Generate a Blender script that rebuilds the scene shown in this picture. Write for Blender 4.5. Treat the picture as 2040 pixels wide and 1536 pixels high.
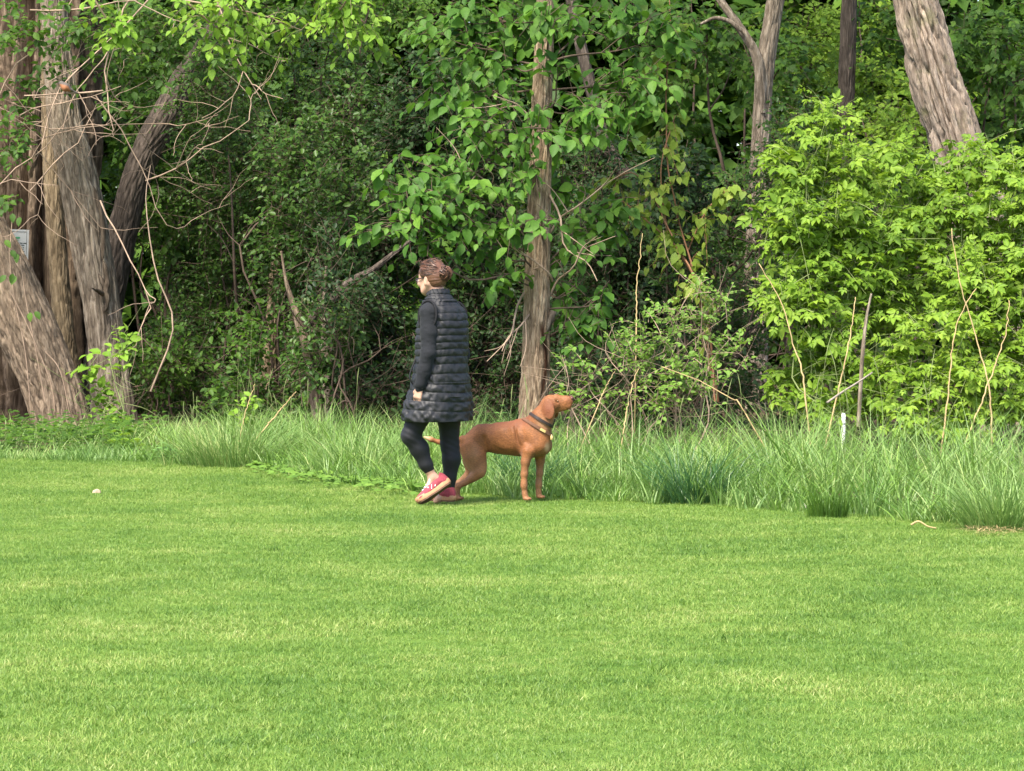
import bpy, math, random
import numpy as np
from mathutils import Vector, Matrix, Euler

for o in list(bpy.data.objects):
    bpy.data.objects.remove(o)
scene = bpy.context.scene
COL = scene.collection
PI = math.pi

# ------------------------------------------------------------------ camera, sky, sun, exposure
FPX, CXP, CYP, HORIZON, EYE = 6440.0, 1020.0, 768.0, 552.0, 1.55
PITCH = math.atan((CYP - HORIZON) / FPX)
cam_data = bpy.data.cameras.new('camera')
cam = bpy.data.objects.new('camera', cam_data)
COL.objects.link(cam)
cam_data.sensor_fit = 'HORIZONTAL'
cam_data.sensor_width = 36.0
cam_data.lens = 36.0 * FPX / 2040.0
cam_data.clip_start = 0.5
cam_data.clip_end = 2000.0
cam.location = (0, 0, EYE)
cam.rotation_euler = (PI / 2 - PITCH, 0, 0)
scene.camera = cam

SUN_EL, SUN_AZ = math.radians(56), math.radians(-150)     # azimuth from +Y, clockwise: behind the camera on its left
world = bpy.data.worlds.new('World')
scene.world = world
world.use_nodes = True
wn = world.node_tree.nodes
wl = world.node_tree.links
wn.clear()
w_out = wn.new('ShaderNodeOutputWorld')
w_bg = wn.new('ShaderNodeBackground')
w_sky = wn.new('ShaderNodeTexSky')
w_sky.sky_type = 'NISHITA'
w_sky.sun_disc = False
w_sky.sun_elevation = SUN_EL
w_sky.sun_rotation = SUN_AZ
w_sky.dust_density = 2.0
w_sky.air_density = 0.8
w_sky.ozone_density = 0.2
w_bg.inputs['Strength'].default_value = 0.15
wl.new(w_sky.outputs[0], w_bg.inputs[0])
wl.new(w_bg.outputs[0], w_out.inputs[0])

sun_data = bpy.data.lights.new('sun', 'SUN')
sun_data.energy = 3.5
sun_data.angle = math.radians(20)
sun_data.color = (1.0, 0.94, 0.82)
sun = bpy.data.objects.new('sun', sun_data)
COL.objects.link(sun)
sd = Vector((math.sin(SUN_AZ) * math.cos(SUN_EL), math.cos(SUN_AZ) * math.cos(SUN_EL), math.sin(SUN_EL)))
sun.rotation_euler = sd.to_track_quat('Z', 'Y').to_euler()
sun.location = (-6, -8, 20)

scene.render.engine = 'CYCLES'
scene.view_settings.view_transform = 'Standard'
scene.view_settings.look = 'None'
scene.view_settings.gamma = 1.0
scene.view_settings.use_curve_mapping = False
scene.view_settings.exposure = 1.55
scene.cycles.max_bounces = 6
scene.cycles.transparent_max_bounces = 4

# ------------------------------------------------------------------ helpers
def P(px, py, Y):
    """pixel of the 2040x1536 photograph at distance Y -> world point"""
    cx, cy = (px - CXP) / FPX, (CYP - py) / FPX
    d = np.array([cx, math.cos(PITCH) + cy * math.sin(PITCH), -math.sin(PITCH) + cy * math.cos(PITCH)])
    t = Y / d[1]
    return np.array([0, 0, EYE]) + d * t

def G(px, Y):
    return np.array([(px - CXP) / FPX * Y, Y, 0.0])

def mpp(Y):
    return Y / FPX

def nrm(v):
    v = np.asarray(v, float)
    return v / np.maximum(np.linalg.norm(v, axis=-1, keepdims=True), 1e-9)

def _hash(ix, iy, iz, seed):
    h = (ix * 374761393 + iy * 668265263 + iz * 2147483647 + (seed * 974634777) % 4294967296) & 0xFFFFFFFF
    h = ((h ^ (h >> 13)) * 1274126177) & 0xFFFFFFFF
    h = ((h ^ (h >> 16)) * 2246822519) & 0xFFFFFFFF
    return ((h ^ (h >> 15)) & 0xFFFFFF) / float(0xFFFFFF)

def vnoise(x, y, z, seed=0):
    x, y, z = np.broadcast_arrays(np.asarray(x, float), np.asarray(y, float), np.asarray(z, float))
    fx, fy, fz = np.floor(x), np.floor(y), np.floor(z)
    ix, iy, iz = fx.astype(np.int64), fy.astype(np.int64), fz.astype(np.int64)
    x, y, z = x - fx, y - fy, z - fz
    x, y, z = x * x * (3 - 2 * x), y * y * (3 - 2 * y), z * z * (3 - 2 * z)
    r = 0
    for a in (0, 1):
        for b in (0, 1):
            for c in (0, 1):
                w = (x if a else 1 - x) * (y if b else 1 - y) * (z if c else 1 - z)
                r = r + w * _hash(ix + a, iy + b, iz + c, seed)
    return r

def new_mesh(name, verts, loops, starts, mat, smooth=True, attrs=None):
    me = bpy.data.meshes.new(name)
    verts = np.ascontiguousarray(verts, dtype=np.float32)
    loops = np.ascontiguousarray(loops, dtype=np.int32)
    starts = np.ascontiguousarray(starts, dtype=np.int32)
    me.vertices.add(len(verts))
    me.vertices.foreach_set('co', verts.ravel())
    me.loops.add(len(loops))
    me.loops.foreach_set('vertex_index', loops)
    me.polygons.add(len(starts))
    me.polygons.foreach_set('loop_start', starts)
    me.polygons.foreach_set('use_smooth', np.full(len(starts), smooth, dtype=bool))
    if attrs:
        for k, v in attrs.items():
            a = me.attributes.new(k, 'FLOAT', 'POINT')
            a.data.foreach_set('value', np.ascontiguousarray(v, dtype=np.float32))
    me.update(calc_edges=True)
    me.validate()
    if mat is not None:
        for m in (mat if isinstance(mat, (list, tuple)) else [mat]):
            me.materials.append(m)
    return me

class MB:
    """collects polygons (all numpy), builds ONE mesh object"""
    def __init__(s):
        s.v, s.l, s.c, s.n = [], [], [], 0
        s.at = {}
    def add(s, verts, faces, **attrs):
        verts = np.asarray(verts, float).reshape(-1, 3)
        for f in (faces if isinstance(faces, tuple) else (faces,)):
            f = np.asarray(f, dtype=np.int64)
            if f.size == 0:
                continue
            s.l.append((f + s.n).ravel())
            s.c.append(np.full(len(f), f.shape[1]))
        s.v.append(verts)
        for k, a in attrs.items():
            s.at.setdefault(k, []).append(np.broadcast_to(np.asarray(a, float), (len(verts),)))
        s.n += len(verts)
    def mesh(s, name, mat, base=(0, 0, 0), smooth=True):
        v = np.concatenate(s.v) - np.asarray(base)
        c = np.concatenate(s.c)
        st = np.concatenate([[0], np.cumsum(c)[:-1]])
        return new_mesh(name, v, np.concatenate(s.l), st, mat, smooth, {k: np.concatenate(a) for k, a in s.at.items()})
    def build(s, name, mat, parent=None, base=None, smooth=True, kind=None):
        if base is None:
            base = BASE[parent.name] if parent is not None and parent.name in BASE else (0, 0, 0)
        return link(name, s.mesh(name, mat, base, smooth), parent, kind)

BASE = {}
def link(name, me, parent=None, kind=None):
    o = bpy.data.objects.new(name, me)
    COL.objects.link(o)
    if parent is not None:
        o.parent = parent
        BASE[o.name] = BASE[parent.name]
    if kind:
        o['kind'] = kind
    return o

def thing(name, label, cat, base=(0, 0, 0), group=None):
    o = bpy.data.objects.new(name, None)
    o.empty_display_size = 0.1
    COL.objects.link(o)
    o.location = tuple(base)
    o['label'] = label
    o['category'] = cat
    if group:
        o['group'] = group
    BASE[o.name] = np.asarray(base, float)
    return o

def tag(o, label, cat, group=None, kind=None):
    o['label'] = label
    o['category'] = cat
    if group: o['group'] = group
    if kind: o['kind'] = kind
    return o

def catmull(pts, n):
    pts = np.asarray(pts, float)
    p = np.vstack([2 * pts[0] - pts[1], pts, 2 * pts[-1] - pts[-2]])
    m = len(pts) - 1
    t = np.linspace(0, m, n)
    i = np.minimum(t.astype(int), m - 1)
    f = (t - i)[:, None]
    a, b, c, d = p[i], p[i + 1], p[i + 2], p[i + 3]
    return 0.5 * (2 * b + (c - a) * f + (2 * a - 5 * b + 4 * c - d) * f ** 2 + (3 * b - a - 3 * c + d) * f ** 3)

def frames(c):
    t = nrm(np.gradient(c, axis=0))
    ref = np.array([0, 1.0, 0]) if abs(t[0][1]) < 0.9 else np.array([1.0, 0, 0])
    A = nrm(np.cross(ref, t))
    B = np.cross(t, A)
    return t, A, B

def grid_faces(nr, ns, closed=True):
    i = np.arange(nr - 1)[:, None]
    j = np.arange(ns if closed else ns - 1)[None, :]
    j2 = (j + 1) % ns
    return np.stack([i * ns + j, i * ns + j2, (i + 1) * ns + j2, (i + 1) * ns + j], -1).reshape(-1, 4)

def tube(mb, c, r, ns=5, cap=False, **attrs):
    c = np.asarray(c, float)
    r = np.broadcast_to(np.asarray(r, float), (len(c),))
    t, A, B = frames(c)
    a = np.linspace(0, 2 * PI, ns, endpoint=False)
    v = c[:, None] + r[:, None, None] * (np.cos(a)[None, :, None] * A[:, None] + np.sin(a)[None, :, None] * B[:, None])
    f = [grid_faces(len(c), ns)]
    v = v.reshape(-1, 3)
    if cap:
        n = len(v)
        v = np.vstack([v, c[0], c[-1]])
        j = np.arange(ns)
        f.append(np.stack([np.full(ns, n), (j + 1) % ns, j], -1))
        k = (len(c) - 1) * ns
        f.append(np.stack([np.full(ns, n + 1), k + j, k + (j + 1) % ns], -1))
    mb.add(v, tuple(f), **attrs)

def wander(rng, a, b, n, amp):
    a, b = np.asarray(a, float), np.asarray(b, float)
    L = np.linalg.norm(b - a)
    k = max(3, n // 3 + 1)
    t = np.linspace(0, 1, k)[:, None]
    p = a + (b - a) * t
    p[1:-1] += rng.normal(0, amp * L, (k - 2, 3))
    return catmull(p, n)

# ------------------------------------------------------------------ materials
def nodes_of(name):
    m = bpy.data.materials.new(name)
    m.use_nodes = True
    n, l = m.node_tree.nodes, m.node_tree.links
    n.clear()
    out = n.new('ShaderNodeOutputMaterial')
    return m, n, l, out

def ramp(n, stops, interp='LINEAR'):
    r = n.new('ShaderNodeValToRGB')
    r.color_ramp.interpolation = interp
    e = r.color_ramp.elements
    while len(e) < len(stops):
        e.new(0.5)
    for el, (p, c) in zip(e, stops):
        el.position = p
        el.color = (*c, 1)
    return r

def math_node(n, l, op, a, b=None, clamp=False):
    m = n.new('ShaderNodeMath')
    m.operation = op
    m.use_clamp = clamp
    for i, x in enumerate((a, b)):
        if x is None: continue
        if isinstance(x, (int, float)): m.inputs[i].default_value = x
        else: l.new(x, m.inputs[i])
    return m.outputs[0]

def mix_col(n, l, fac, a, b, blend='MIX'):
    m = n.new('ShaderNodeMix')
    m.data_type = 'RGBA'
    m.blend_type = blend
    for s, x in ((m.inputs[0], fac), (m.inputs[6], a), (m.inputs[7], b)):
        if isinstance(x, (int, float)): s.default_value = x
        elif isinstance(x, tuple): s.default_value = (*x, 1)
        else: l.new(x, s)
    return m.outputs[2]

def noise(n, l, vec, scale, detail=3, rough=0.55, dist=0):
    t = n.new('ShaderNodeTexNoise')
    t.inputs['Scale'].default_value = scale
    t.inputs['Detail'].default_value = detail
    t.inputs['Roughness'].default_value = rough
    t.inputs['Distortion'].default_value = dist
    if vec is not None: l.new(vec, t.inputs['Vector'])
    return t.outputs['Fac']

def mapping(n, l, vec, scale):
    m = n.new('ShaderNodeMapping')
    m.inputs['Scale'].default_value = scale
    l.new(vec, m.inputs['Vector'])
    return m.outputs[0]

def leaf_mat(name, stops, trans=(0.2, 0.4, 0.03), tfac=0.35, rough=0.55, clump=1.3, spec=0.2):
    """stops: leaf colours from old/dark to young/light; every leaf (mesh island or leaf object) draws its own"""
    m, n, l, out = nodes_of(name)
    geo = n.new('ShaderNodeNewGeometry')
    oi = n.new('ShaderNodeObjectInfo')
    r = math_node(n, l, 'FRACT', math_node(n, l, 'ADD', geo.outputs['Random Per Island'], oi.outputs['Random']))
    big = noise(n, l, geo.outputs['Position'], clump, 2)
    f = math_node(n, l, 'ADD', math_node(n, l, 'MULTIPLY', r, 0.55), math_node(n, l, 'MULTIPLY', math_node(n, l, 'SUBTRACT', big, 0.28), 1.0), True)
    rp = ramp(n, stops)
    l.new(f, rp.inputs[0])
    vein = noise(n, l, geo.outputs['Position'], 60, 2)
    col = mix_col(n, l, 0.35, rp.outputs[0], mix_col(n, l, 1.0, rp.outputs[0], math_node(n, l, 'MULTIPLY', vein, 2.0), 'MULTIPLY'))
    b = n.new('ShaderNodeBsdfPrincipled')
    b.inputs['Roughness'].default_value = rough
    b.inputs['Specular IOR Level'].default_value = spec
    l.new(col, b.inputs['Base Color'])
    t = n.new('ShaderNodeBsdfTranslucent')
    l.new(mix_col(n, l, 0.5, col, trans), t.inputs['Color'])
    mx = n.new('ShaderNodeMixShader')
    mx.inputs[0].default_value = tfac
    l.new(b.outputs[0], mx.inputs[1])
    l.new(t.outputs[0], mx.inputs[2])
    l.new(mx.outputs[0], out.inputs[0])
    return m

def bark_mat(name, c1, c2, c3, sxy=26, sz=5, bump=0.6, moss=None, stain=False):
    m, n, l, out = nodes_of(name)
    tc = n.new('ShaderNodeTexCoord')
    v = mapping(n, l, tc.outputs['Object'], (sxy, sxy, sz))
    a = noise(n, l, v, 1.0, 5, 0.65, 0.6)
    bnz = noise(n, l, tc.outputs['Object'], 2.2, 3)
    rp = ramp(n, [(0.36, c1), (0.5, c2), (0.64, c3)])
    l.new(a, rp.inputs[0])
    col = mix_col(n, l, math_node(n, l, 'MULTIPLY', bnz, 0.55), rp.outputs[0], c2)
    pa = n.new('ShaderNodeAttribute')
    pa.attribute_name = 'plate'
    pv = math_node(n, l, 'ADD', math_node(n, l, 'MULTIPLY', pa.outputs['Fac'], 0.7), 0.65)
    col = mix_col(n, l, 1.0, col, pv, 'MULTIPLY')
    if moss:
        k = ramp(n, [(0.55, (0, 0, 0)), (0.72, (0.6, 0.6, 0.6))])
        l.new(noise(n, l, tc.outputs['Object'], 3.1, 5, 0.7), k.inputs[0])
        col = mix_col(n, l, k.outputs[0], col, moss)
    b = n.new('ShaderNodeBsdfPrincipled')
    rough = 0.9
    b.inputs['Roughness'].default_value = rough
    b.inputs['Specular IOR Level'].default_value = 0.2
    if stain:
        at = n.new('ShaderNodeAttribute')
        at.attribute_name = 'stain'
        col = mix_col(n, l, at.outputs['Fac'], col, (0.045, 0.018, 0.008))
    l.new(col, b.inputs['Base Color'])
    bp = n.new('ShaderNodeBump')
    bp.inputs['Strength'].default_value = bump
    bp.inputs['Distance'].default_value = 0.035
    l.new(a, bp.inputs['Height'])
    l.new(bp.outputs[0], b.inputs['Normal'])
    l.new(b.outputs[0], out.inputs[0])
    return m

def plain_mat(name, col, rough=0.7, spec=0.3, var=0.25, scale=30, bump=0.0, sheen=0.0):
    m, n, l, out = nodes_of(name)
    tc = n.new('ShaderNodeTexCoord')
    a = noise(n, l, tc.outputs['Object'], scale, 4)
    rp = ramp(n, [(0.3, tuple(c * (1 - var) for c in col)), (0.7, tuple(min(1, c * (1 + var)) for c in col))])
    l.new(a, rp.inputs[0])
    b = n.new('ShaderNodeBsdfPrincipled')
    b.inputs['Roughness'].default_value = rough
    b.inputs['Specular IOR Level'].default_value = spec
    b.inputs['Sheen Weight'].default_value = sheen
    l.new(rp.outputs[0], b.inputs['Base Color'])
    if bump:
        bp = n.new('ShaderNodeBump')
        bp.inputs['Strength'].default_value = bump
        bp.inputs['Distance'].default_value = 0.004
        l.new(a, bp.inputs['Height'])
        l.new(bp.outputs[0], b.inputs['Normal'])
    l.new(b.outputs[0], out.inputs[0])
    return m

M = {}
M['leaf_centre'] = leaf_mat('broad_leaf', [(0.1, (0.034, 0.086, 0.014)), (0.5, (0.063, 0.148, 0.02)), (0.9, (0.12, 0.23, 0.028))], (0.16, 0.36, 0.02))
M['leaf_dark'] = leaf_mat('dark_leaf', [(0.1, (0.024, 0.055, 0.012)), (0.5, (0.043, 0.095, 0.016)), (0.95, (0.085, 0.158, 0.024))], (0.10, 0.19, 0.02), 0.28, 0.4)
M['leaf_shade'] = leaf_mat('shade_dark_leaf', [(0.1, (0.012, 0.03, 0.009)), (0.5, (0.022, 0.05, 0.012)), (0.95, (0.045, 0.09, 0.018))], (0.05, 0.1, 0.015), 0.22, 0.5)  # darker copy of leaf_dark; the deep wood's shade is put into its colour
M['leaf_mid'] = leaf_mat('mid_leaf', [(0.1, (0.03, 0.068, 0.012)), (0.5, (0.056, 0.122, 0.017)), (0.95, (0.115, 0.205, 0.024))], (0.16, 0.34, 0.02), 0.35)
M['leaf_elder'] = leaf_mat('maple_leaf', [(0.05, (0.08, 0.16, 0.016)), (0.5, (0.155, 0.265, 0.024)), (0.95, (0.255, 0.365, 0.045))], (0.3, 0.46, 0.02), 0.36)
M['leaf_small'] = leaf_mat('small_leaf', [(0.05, (0.085, 0.165, 0.03)), (0.5, (0.14, 0.25, 0.04)), (0.95, (0.21, 0.34, 0.06))], (0.28, 0.44, 0.04), 0.33)
M['leaf_vine'] = leaf_mat('vine_leaf', [(0.05, (0.10, 0.16, 0.02)), (0.5, (0.17, 0.25, 0.03)), (0.95, (0.28, 0.32, 0.06))], (0.32, 0.42, 0.03), 0.36)
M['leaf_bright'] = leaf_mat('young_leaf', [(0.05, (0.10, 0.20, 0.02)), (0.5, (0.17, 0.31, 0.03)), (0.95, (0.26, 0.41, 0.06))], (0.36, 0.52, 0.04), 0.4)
M['leaf_weed'] = leaf_mat('weed_leaf', [(0.05, (0.07, 0.15, 0.04)), (0.5, (0.11, 0.23, 0.06)), (0.95, (0.17, 0.31, 0.08))], (0.2, 0.4, 0.06), 0.3)
M['grass_tall'] = leaf_mat('tall_grass', [(0.05, (0.052, 0.12, 0.022)), (0.35, (0.128, 0.238, 0.053)), (0.7, (0.25, 0.37, 0.108)), (0.98, (0.47, 0.48, 0.19))], (0.26, 0.42, 0.08), 0.3, 0.45, 1.6, 0.4)
M['grass_broad'] = leaf_mat('broad_grass_blade', [(0.05, (0.06, 0.14, 0.022)), (0.5, (0.14, 0.265, 0.04)), (0.95, (0.27, 0.39, 0.09))], (0.26, 0.44, 0.05), 0.32, 0.45, 1.6, 0.35)
M['grass_dark'] = leaf_mat('blue_grass', [(0.05, (0.025, 0.075, 0.028)), (0.5, (0.05, 0.13, 0.046)), (0.95, (0.11, 0.22, 0.075))], (0.12, 0.28, 0.07), 0.28, 0.4, 0.9, 0.4)
M['bark_grey'] = bark_mat('grey_bark', (0.06, 0.045, 0.034), (0.19, 0.15, 0.11), (0.36, 0.30, 0.235))
M['bark_brown'] = bark_mat('brown_bark', (0.055, 0.039, 0.028), (0.17, 0.125, 0.087), (0.32, 0.248, 0.18))
M['bark_old_shade'] = bark_mat('shade_dark_bark', (0.035, 0.024, 0.017), (0.115, 0.08, 0.054), (0.25, 0.185, 0.13))  # bark_brown darkened: shade around the old trunk painted into its bark
M['bark_tan'] = bark_mat('tan_bark', (0.07, 0.05, 0.03), (0.19, 0.14, 0.085), (0.31, 0.24, 0.155))
M['bark_dark'] = bark_mat('dark_bark', (0.03, 0.024, 0.02), (0.075, 0.058, 0.046), (0.14, 0.11, 0.09))
M['bark_centre'] = bark_mat('striped_bark', (0.095, 0.062, 0.038), (0.25, 0.178, 0.115), (0.44, 0.34, 0.235), 34, 8, 0.9, stain=True)
M['bark_right'] = bark_mat('furrowed_bark', (0.16, 0.122, 0.092), (0.245, 0.19, 0.148), (0.34, 0.275, 0.22), 30, 8, 0.5, moss=(0.16, 0.16, 0.07))
M['twig'] = plain_mat('pale_twig', (0.30, 0.215, 0.155), 0.85, 0.2, 0.35, 8)
M['twig_dark'] = plain_mat('dark_twig', (0.10, 0.07, 0.05), 0.85, 0.2, 0.35, 8)
M['twig_green'] = plain_mat('green_twig', (0.20, 0.24, 0.09), 0.7, 0.2, 0.3, 8)
M['twig_red'] = plain_mat('reddish_twig', (0.24, 0.12, 0.065), 0.8, 0.2, 0.3, 8)
M['straw'] = plain_mat('dry_straw', (0.40, 0.29, 0.14), 0.75, 0.25, 0.25, 14)

# ------------------------------------------------------------------ leaves
def tmpl_ovate(w=0.30, fold=0.10, curl=0.10):
    """pointed oval leaf, folded at the midrib"""
    v = [(0, 0, 0), (0, .36, -.0), (0, .72, -curl * .4), (0, 1.0, -curl * 1.2),
         (-w * .82, .22, fold * .8), (-w, .5, fold), (-w * .55, .8, fold * .3 - curl * .4),
         (w * .82, .22, fold * .8), (w, .5, fold), (w * .55, .8, fold * .3 - curl * .4)]
    q = [(0, 1, 5, 4), (1, 2, 6, 5), (0, 7, 8, 1), (1, 8, 9, 2)]
    t = [(2, 3, 6), (2, 9, 3)]
    return np.array(v), (np.array(q), np.array(t))

def tmpl_simple(w=0.28, fold=0.09, curl=0.12):
    v = [(0, 0, 0), (0, 1, -curl), (-w * .9, .28, fold), (-w * .8, .66, fold * .7), (w * .9, .28, fold), (w * .8, .66, fold * .7)]
    return np.array(v), (np.array([(0, 1, 3, 2), (0, 4, 5, 1)]),)

def tmpl_heart(w=0.42, fold=0.06, curl=0.2):
    v = [(0, .06, 0), (0, .5, -.02), (0, 1, -curl), (-w * .55, -.08, fold), (-w, .22, fold * .8), (-w * .72, .58, 0), (w * .55, -.08, fold), (w, .22, fold * .8), (w * .72, .58, 0)]
    return np.array(v), (np.array([(0, 1, 4, 3), (0, 6, 7, 1)]), np.array([(1, 5, 4), (1, 2, 5), (1, 7, 8), (1, 8, 2)]))

def tmpl_trifoliate(w=0.24):
    vs, qs, n = [], [], 0
    for ang, L, off in ((0, .62, .40), (58, .52, .34), (-58, .52, .34), (75, .42, .12), (-75, .42, .12)):
        a = math.radians(ang)
        b, f = tmpl_simple(w / .9, 0.07, 0.16)
        b = b * L
        b[:, 2] -= 0.05 * abs(ang) / 60
        ca, sa = math.cos(a), math.sin(a)
        xy = np.stack([b[:, 0] * ca + b[:, 1] * sa, -b[:, 0] * sa + b[:, 1] * ca + off, b[:, 2] - .1 * b[:, 1] ** 2], -1)
        vs.append(xy)
        qs.append(f[0] + n)
        n += len(b)
    return np.concatenate(vs), (np.concatenate(qs),)

T_OV, T_OVN, T_SM, T_HEART, T_TRI = tmpl_ovate(0.31), tmpl_ovate(0.2), tmpl_simple(0.33), tmpl_heart(), tmpl_trifoliate()
T_DIA = (np.array([(0, 0, 0), (.34, .45, .06), (0, 1, -.08), (-.34, .45, .06)]), (np.array([(0, 1, 2), (0, 2, 3)]),))
T_LONG = tmpl_simple(0.16, 0.06, 0.25)

class Leaves:
    def __init__(s): s.p, s.d, s.n, s.s = [], [], [], []
    def add(s, p, d, n, sz):
        s.p.append(p); s.d.append(d); s.n.append(n); s.s.append(sz)
    def arr(s): return [np.concatenate(x) for x in (s.p, s.d, s.n, s.s)]

def in_view(p, m=60):
    x = p[:, 0] / p[:, 1] * FPX + CXP
    y = HORIZON - (p[:, 2] - EYE) / p[:, 1] * FPX
    return (x > -m) & (x < 2040 + m) & (y > -m) & (y < 1536 + m)

def leaf_mesh_into(mb, T, p, d, n, s):
    tv, tf = T
    d = nrm(d)
    n = nrm(n - (n * d).sum(-1, keepdims=True) * d)
    b = np.cross(d, n)
    K = len(tv)
    v = p[:, None] + s[:, None, None] * (tv[None, :, 0, None] * b[:, None] + tv[None, :, 1, None] * d[:, None] + tv[None, :, 2, None] * n[:, None])
    off = (np.arange(len(p)) * K)[:, None, None]
    mb.add(v.reshape(-1, 3), tuple((f[None] + off).reshape(-1, f.shape[1]) for f in tf))

LEAF_MESH = {}
def build_foliage(root, lv, T, mat, singles=0, name='foliage', tname=''):
    """the leaves nearest to the camera become parts of their own, the rest one part"""
    p, d, n, s = lv.arr()
    if singles:
        score = p[:, 1] + np.where(in_view(p, 0), 0, 1000)
        order = np.argsort(score)
        k = min(singles, len(p))
        pick, rest = order[:k], order[k:]
        key = (id(T), mat.name)
        if key not in LEAF_MESH:
            mb = MB()
            mb.add(T[0], T[1])
            LEAF_MESH[key] = mb.mesh('leaf', mat)
        base = BASE[root.name]
        dd = nrm(d[pick])
        nn = nrm(n[pick] - (n[pick] * dd).sum(-1, keepdims=True) * dd)
        bb = np.cross(dd, nn)
        for i in range(k):
            o = bpy.data.objects.new('leaf', LEAF_MESH[key])
            COL.objects.link(o)
            o.parent = root
            q = p[pick[i]] - base
            sc = s[pick[i]]
            o.matrix_local = Matrix([[bb[i][r] * sc, dd[i][r] * sc, nn[i][r] * sc, q[r]] for r in range(3)] + [[0, 0, 0, 1]])
        p, d, n, s = p[rest], d[rest], n[rest], s[rest]
    if len(p):
        mb = MB()
        leaf_mesh_into(mb, T, p, d, n, s)
        mb.build(name, mat, root, kind='stuff')

def twigs_with_leaves(rng, mb, lv, o, d, L, n, size, droop=0.3, spread=0.9, twig_r=0.003, leaf_up=0.8, leaf_droop=0.35, jitter=0.35, face=(0, -0.35, 0), draw=True):
    """o,d,L: origins, directions, lengths of T twigs; n leaves set alternately on each"""
    T = len(o)
    d = nrm(d)
    t = (np.arange(n)[None] + 0.6 + rng.uniform(-.25, .25, (T, n))) / n
    dz = np.zeros(3); dz[2] = -1
    pos = o[:, None] + d[:, None] * (L[:, None] * t)[..., None] + dz * (droop * L[:, None] * t ** 2)[..., None]
    tan = nrm(d[:, None] + dz * (2 * droop * t)[..., None])
    up = nrm(np.array([0, 0, 1.0]) + np.array(face) + rng.normal(0, jitter, (T, n, 3)))
    side = np.where((np.arange(n) % 2)[None] == 0, 1.0, -1.0) * np.ones((T, 1))
    b = nrm(np.cross(tan, up)) * side[..., None]
    last = (np.arange(n) == n - 1)[None, :, None]
    ld = nrm(tan * 0.75 + b * np.where(last, 0.15, spread) + dz * leaf_droop + rng.normal(0, .18, (T, n, 3)))
    sz = size * rng.uniform(.42, 1.18, (T, n)) * (0.72 + 0.4 * np.sin(PI * np.clip(t, 0, 1)))
    lv.add((pos + ld * 0.12 * size).reshape(-1, 3), ld.reshape(-1, 3), (up * leaf_up + rng.normal(0, .15, up.shape)).reshape(-1, 3), sz.ravel())
    if draw and mb is not None:
        k = 4
        tt = np.linspace(0, 1, k)
        c = o[:, None] + d[:, None] * (L[:, None] * tt)[..., None] + dz * (droop * L[:, None] * tt ** 2)[..., None]
        A = nrm(np.cross(d, np.array([0.31, 0.2, 0.9])))
        B = np.cross(d, A)
        rr = twig_r * np.linspace(1, .35, k)
        ang = np.array([0, 2.094, 4.189])
        v = c[:, :, None] + rr[None, :, None, None] * (np.cos(ang)[None, None, :, None] * A[:, None, None] + np.sin(ang)[None, None, :, None] * B[:, None, None])
        f = grid_faces(k, 3)
        off = (np.arange(T) * k * 3)[:, None, None]
        mb.add(v.reshape(-1, 3), (f[None] + off).reshape(-1, 4))

def blob_points(rng, c, r, n, shell=0.45):
    """n points in an ellipsoid, more of them near its skin"""
    u = nrm(rng.normal(0, 1, (n, 3)))
    rad = rng.uniform(0, 1, n) ** shell
    return c + u * rad[:, None] * r, u

def crown(rng, blobs, Y, mb, lv, density, size, n=7, L=(.25, .5), thick=0.8, root=None, limb=None, out=0.7, up=0.25, **kw):
    """blobs: (px, py, rx_px, ry_px[, dY]) ellipses of the photograph given depth; density: twigs per square metre"""
    for bl in blobs:
        px, py, rx, ry = bl[:4]
        y = Y + (bl[4] if len(bl) > 4 else 0)
        c = P(px, py, y)
        r = np.array([rx * mpp(y), thick * 0.5 * (rx + ry) * mpp(y), ry * mpp(y)])
        nt = max(3, int(density * PI * r[0] * r[2]))
        o, u = blob_points(rng, c, r, nt)
        d = nrm(u * np.array([1, 1, .7]) * out + rng.normal(0, .45, u.shape) + np.array([0, -.15, up]))
        Ls = rng.uniform(*L, nt)
        o = o - d * Ls[:, None] * 0.6
        twigs_with_leaves(rng, mb, lv, o, d, Ls, n, size, **kw)
        if limb is not None:
            # a limb from the given point into the blob, forking into three
            q = limb(c) if callable(limb) else np.asarray(limb)
            m = c - np.array([0, 0, r[2] * .3])
            pa = wander(rng, q, m, 10, .05)
            d0 = np.linalg.norm(m - q)
            tube(mb, pa, np.linspace(.006 + .006 * d0, .005, 10), 5)
            for k in range(4):
                e = c + nrm(rng.normal(0, 1, 3)) * r * .8
                tube(mb, wander(rng, pa[rng.integers(5, 10)], e, 7, .06), np.linspace(.005, .002, 7), 4)

# ------------------------------------------------------------------ trunks
def px_path(pts, Y, dy=None):
    out = []
    for i, q in enumerate(pts):
        y = Y + (q[3] if len(q) > 3 else 0)
        p = P(q[0], q[1], y)
        out.append([*p, q[2] / 2 * mpp(y)])
    return np.array(out)

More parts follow.
